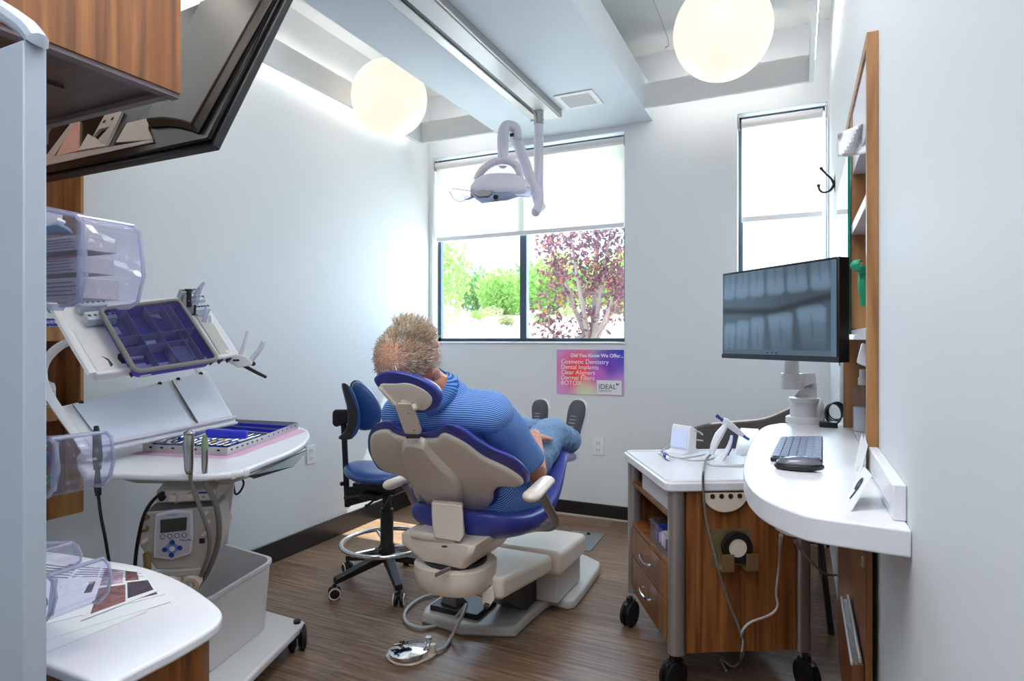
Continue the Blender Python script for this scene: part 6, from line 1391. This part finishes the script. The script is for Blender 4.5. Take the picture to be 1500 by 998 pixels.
sub_ = n.nodes.new('ShaderNodeVectorMath'); sub_.operation = 'SUBTRACT'; sub_.inputs[1].default_value = (0, -.35, .37)
src_ = [l.from_socket for l in n.links if l.to_node == dpn][0]; n.links.new(src_, sub_.inputs[0]); n.links.new(sub_.outputs[0], dpn.inputs[0])
dn = n.nodes.new('ShaderNodeVectorMath'); dn.operation = 'DOT_PRODUCT'; dn.inputs[1].default_value = (0, -.707, -.707); n.links.new(sub_.outputs[0], dn.inputs[0])
at2 = n.nodes.new('ShaderNodeMath'); at2.operation = 'ARCTAN2'; n.links.new(dpn.outputs['Value'], at2.inputs[0]); n.links.new(dn.outputs['Value'], at2.inputs[1])
mr_ = n.nodes.new('ShaderNodeMath'); mr_.operation = 'MULTIPLY'; mr_.inputs[1].default_value = .13; n.links.new(at2.outputs[0], mr_.inputs[0])
lt = n.nodes.new('ShaderNodeMath'); lt.operation = 'LESS_THAN'; lt.inputs[1].default_value = 0; n.links.new(dpn.outputs['Value'], lt.inputs[0])
mxx = n.nodes.new('ShaderNodeMix'); mxx.data_type = 'FLOAT'; n.links.new(lt.outputs[0], mxx.inputs[0]); n.links.new(dpn.outputs['Value'], mxx.inputs[2]); n.links.new(mr_.outputs[0], mxx.inputs[3]); n.links.new(mxx.outputs[0], mul.inputs[2])

M_slR = stripes('right_sleeve_stripes', (elR-shR), 170, (24, 84, 176), (140, 182, 230)); M_slL = stripes('left_sleeve_stripes', (elL-shL), 170, (24, 84, 176), (140, 182, 230))
M_collar = stripes('collar_stripes', (.5, -.3, .8), 170, (30, 90, 180), (120, 166, 224))
s = G()
s.caps(shL+V((-.0, 0, 0)), shR, .078, .080, 18); s.caps(V((-1.195, 1.985, 1.075)), V((-1.195, 2.06, .98)), .088, .145, 18)
s.caps(V((-1.275, 2.07, .965)), V((-1.275, 2.24, .79)), .128, .122, 18); s.caps(V((-1.115, 2.07, .965)), V((-1.115, 2.24, .79)), .128, .122, 18)
s.caps(V((-1.195, 2.16, .87)), V((-1.195, 2.36, .73)), .165, .150, 18); s.caps(V((-1.27, 2.30, .71)), V((-1.10, 2.33, .70)), .13, .135, 16)
s.caps(V((-1.10, 2.26, .66)), V((-1.06, 2.36, .655)), .115, .11, 14)
s.caps(V((-1.16, 2.02, 1.045)), V((-1.03, 2.02, 1.04)), .075, .075, 14); s.caps(V((-1.35, 2.0, 1.03)), V((-1.23, 2.02, 1.045)), .07, .075, 14)
shirt = s.obj('shirt', M_shirt, man, remesh=.007, smooth=10, wave=(.012, .11))
def sleeve(sh, el, mm, end):
    g = G(); d = (el-sh); q = sh+d*end
    g.caps(sh, q, .082, .076, 20); g.obj('x', mm, shirt) if 0 else None
    a, b_, dd = frame_of(d); rings = []
    for k, (f, r) in enumerate([(-.19, .008), (-.18, .035), (-.13, .058), (-.05, .074), (.1, .082), (.3, .080), (.5, .074), (end, .074), (end, .069), (end-.1, .06)]):
        rings.append([sh+d*f+(a*math.cos(2*PI*j/24)+b_*math.sin(2*PI*j/24))*r*(1+.05*math.sin(j*1.3+k)) for j in range(24)])
    return g.b.free() or G().loft(rings, caps=True).obj('sleeve', mm, shirt, sub=1, wave=(.010, .07))
sleeve(shR, elR, M_slR, .80); sleeve(shL, elL, M_slL, .80)
# collar: standing band opening at the throat
ndir = (hd(0, -.02, -.07)-neck0).normalized(); a, b_, dd = frame_of(ndir)
th_ = Fv-ndir*Fv.dot(ndir); th_.normalize(); sd_ = ndir.cross(th_)
rings = []
for h, r in ((-.022, .088), (-.004, .083), (.030, .080), (.034, .084), (.012, .090), (-.004, .098)):
    rings.append([neck0+ndir*(h+.014*math.cos(math.radians(q_)))+(th_*math.cos(math.radians(q_))+sd_*math.sin(math.radians(q_)))*r for q_ in range(22, 341, 11)])
g = G(); R_ = [[g.b.verts.new(p) for p in r] for r in rings]
for i in range(len(R_)-1):
    for j in range(len(R_[0])-1): g.b.faces.new((R_[i][j], R_[i][j+1], R_[i+1][j+1], R_[i+1][j]))
g.obj('collar', M_collar, shirt, solid=.003)
# jeans
j_ = G()
j_.caps(V((-1.28, 2.34, .685)), V((-1.11, 2.34, .685)), .125, .125, 16); j_.caps(V((-1.2, 2.30, .68)), V((-1.2, 2.42, .70)), .14, .12, 16)
for h, k, a in ((hipL, knL, anL), (hipR, knR, anR)):
    j_.caps(h, k, .115, .080, 18); j_.caps(k, a-(a-k)*.06, .080, .062, 18)
j_.obj('jeans', M_jean, man, remesh=.007, smooth=4, wave=(.018, .05))
for k, a in ((knL, anL), (knR, anR)):
    d = (a-k).normalized(); G().tube([a-d*.04, a-d*.004], .066, 22).obj('jeans_cuff', M_jean, man, wave=(.008, .04))
# shoes: toe up, sole facing away
def shoe(an, toe_px, heel_t, lab):
    toe = T(toe_px[0], toe_px[1], heel_t); heel = an+V((0, .02, -.035)); ln_ = toe-heel; L = ln_.length; d = ln_.normalized()
    sol = V((0, 1, -.05)); sol = (sol-d*sol.dot(d)).normalized(); s_ = d.cross(sol)
    prof = [(-.02, .028, .05), (.0, .036, .062), (.15, .040, .07), (.35, .040, .062), (.55, .045, .05), (.75, .050, .040), (.9, .044, .030), (1.0, .022, .018)]
    rings = []
    for f, w_, h_ in prof:
        c = heel+d*L*f; rings.append([c+s_*w_*math.copysign(abs(math.cos(q))**.8, math.cos(q))-sol*(h_*math.sin(q) if math.sin(q) > 0 else .012*math.sin(q)) for q in [2*PI*j/24 for j in range(24)]])
    u = G().loft(rings).obj('shoe', M_shoe, man, sub=1)
    rings = []
    for f, w_, h_ in [(-.05, .026, 0), (0, .038, 0), (.15, .042, 0), (.4, .042, 0), (.6, .048, 0), (.78, .053, 0), (.93, .046, 0), (1.02, .024, 0)]:
        c = heel+d*L*f+sol*.004; rings.append([c+s_*w_*math.copysign(abs(math.cos(q))**.5, math.cos(q))+sol*(.012+.013*math.copysign(abs(math.sin(q))**.5, math.sin(q))) for q in [2*PI*j/16 for j in range(16)]])
    G().loft(rings).obj('sole', M_sole, u)
    for k in range(5):
        f = .30+.075*k; w_ = .026; hh = .066-.028*(f-.25)/.5; c = heel+d*L*f
        G().tube([c-s_*w_-sol*(hh*.72), c-sol*(hh+.004), c+s_*w_-sol*(hh*.72)], .0035, 6, 4).obj('lace', mat('grey_lace', (150, 144, 138), .8) if 'grey_lace' not in MATS else MATS['grey_lace'], u)
    if lab: G().box((-.012, -.002, -.001), (.012, .002, .001), basis(heel+d*L*.26-sol*.073, s_, d)).obj('yellow_mark', mat('neon_mark', (206, 216, 40), .5), u)
shoe(anL, (791, 587), 3.42, False); shoe(anR, (848, 588), 3.25, True)
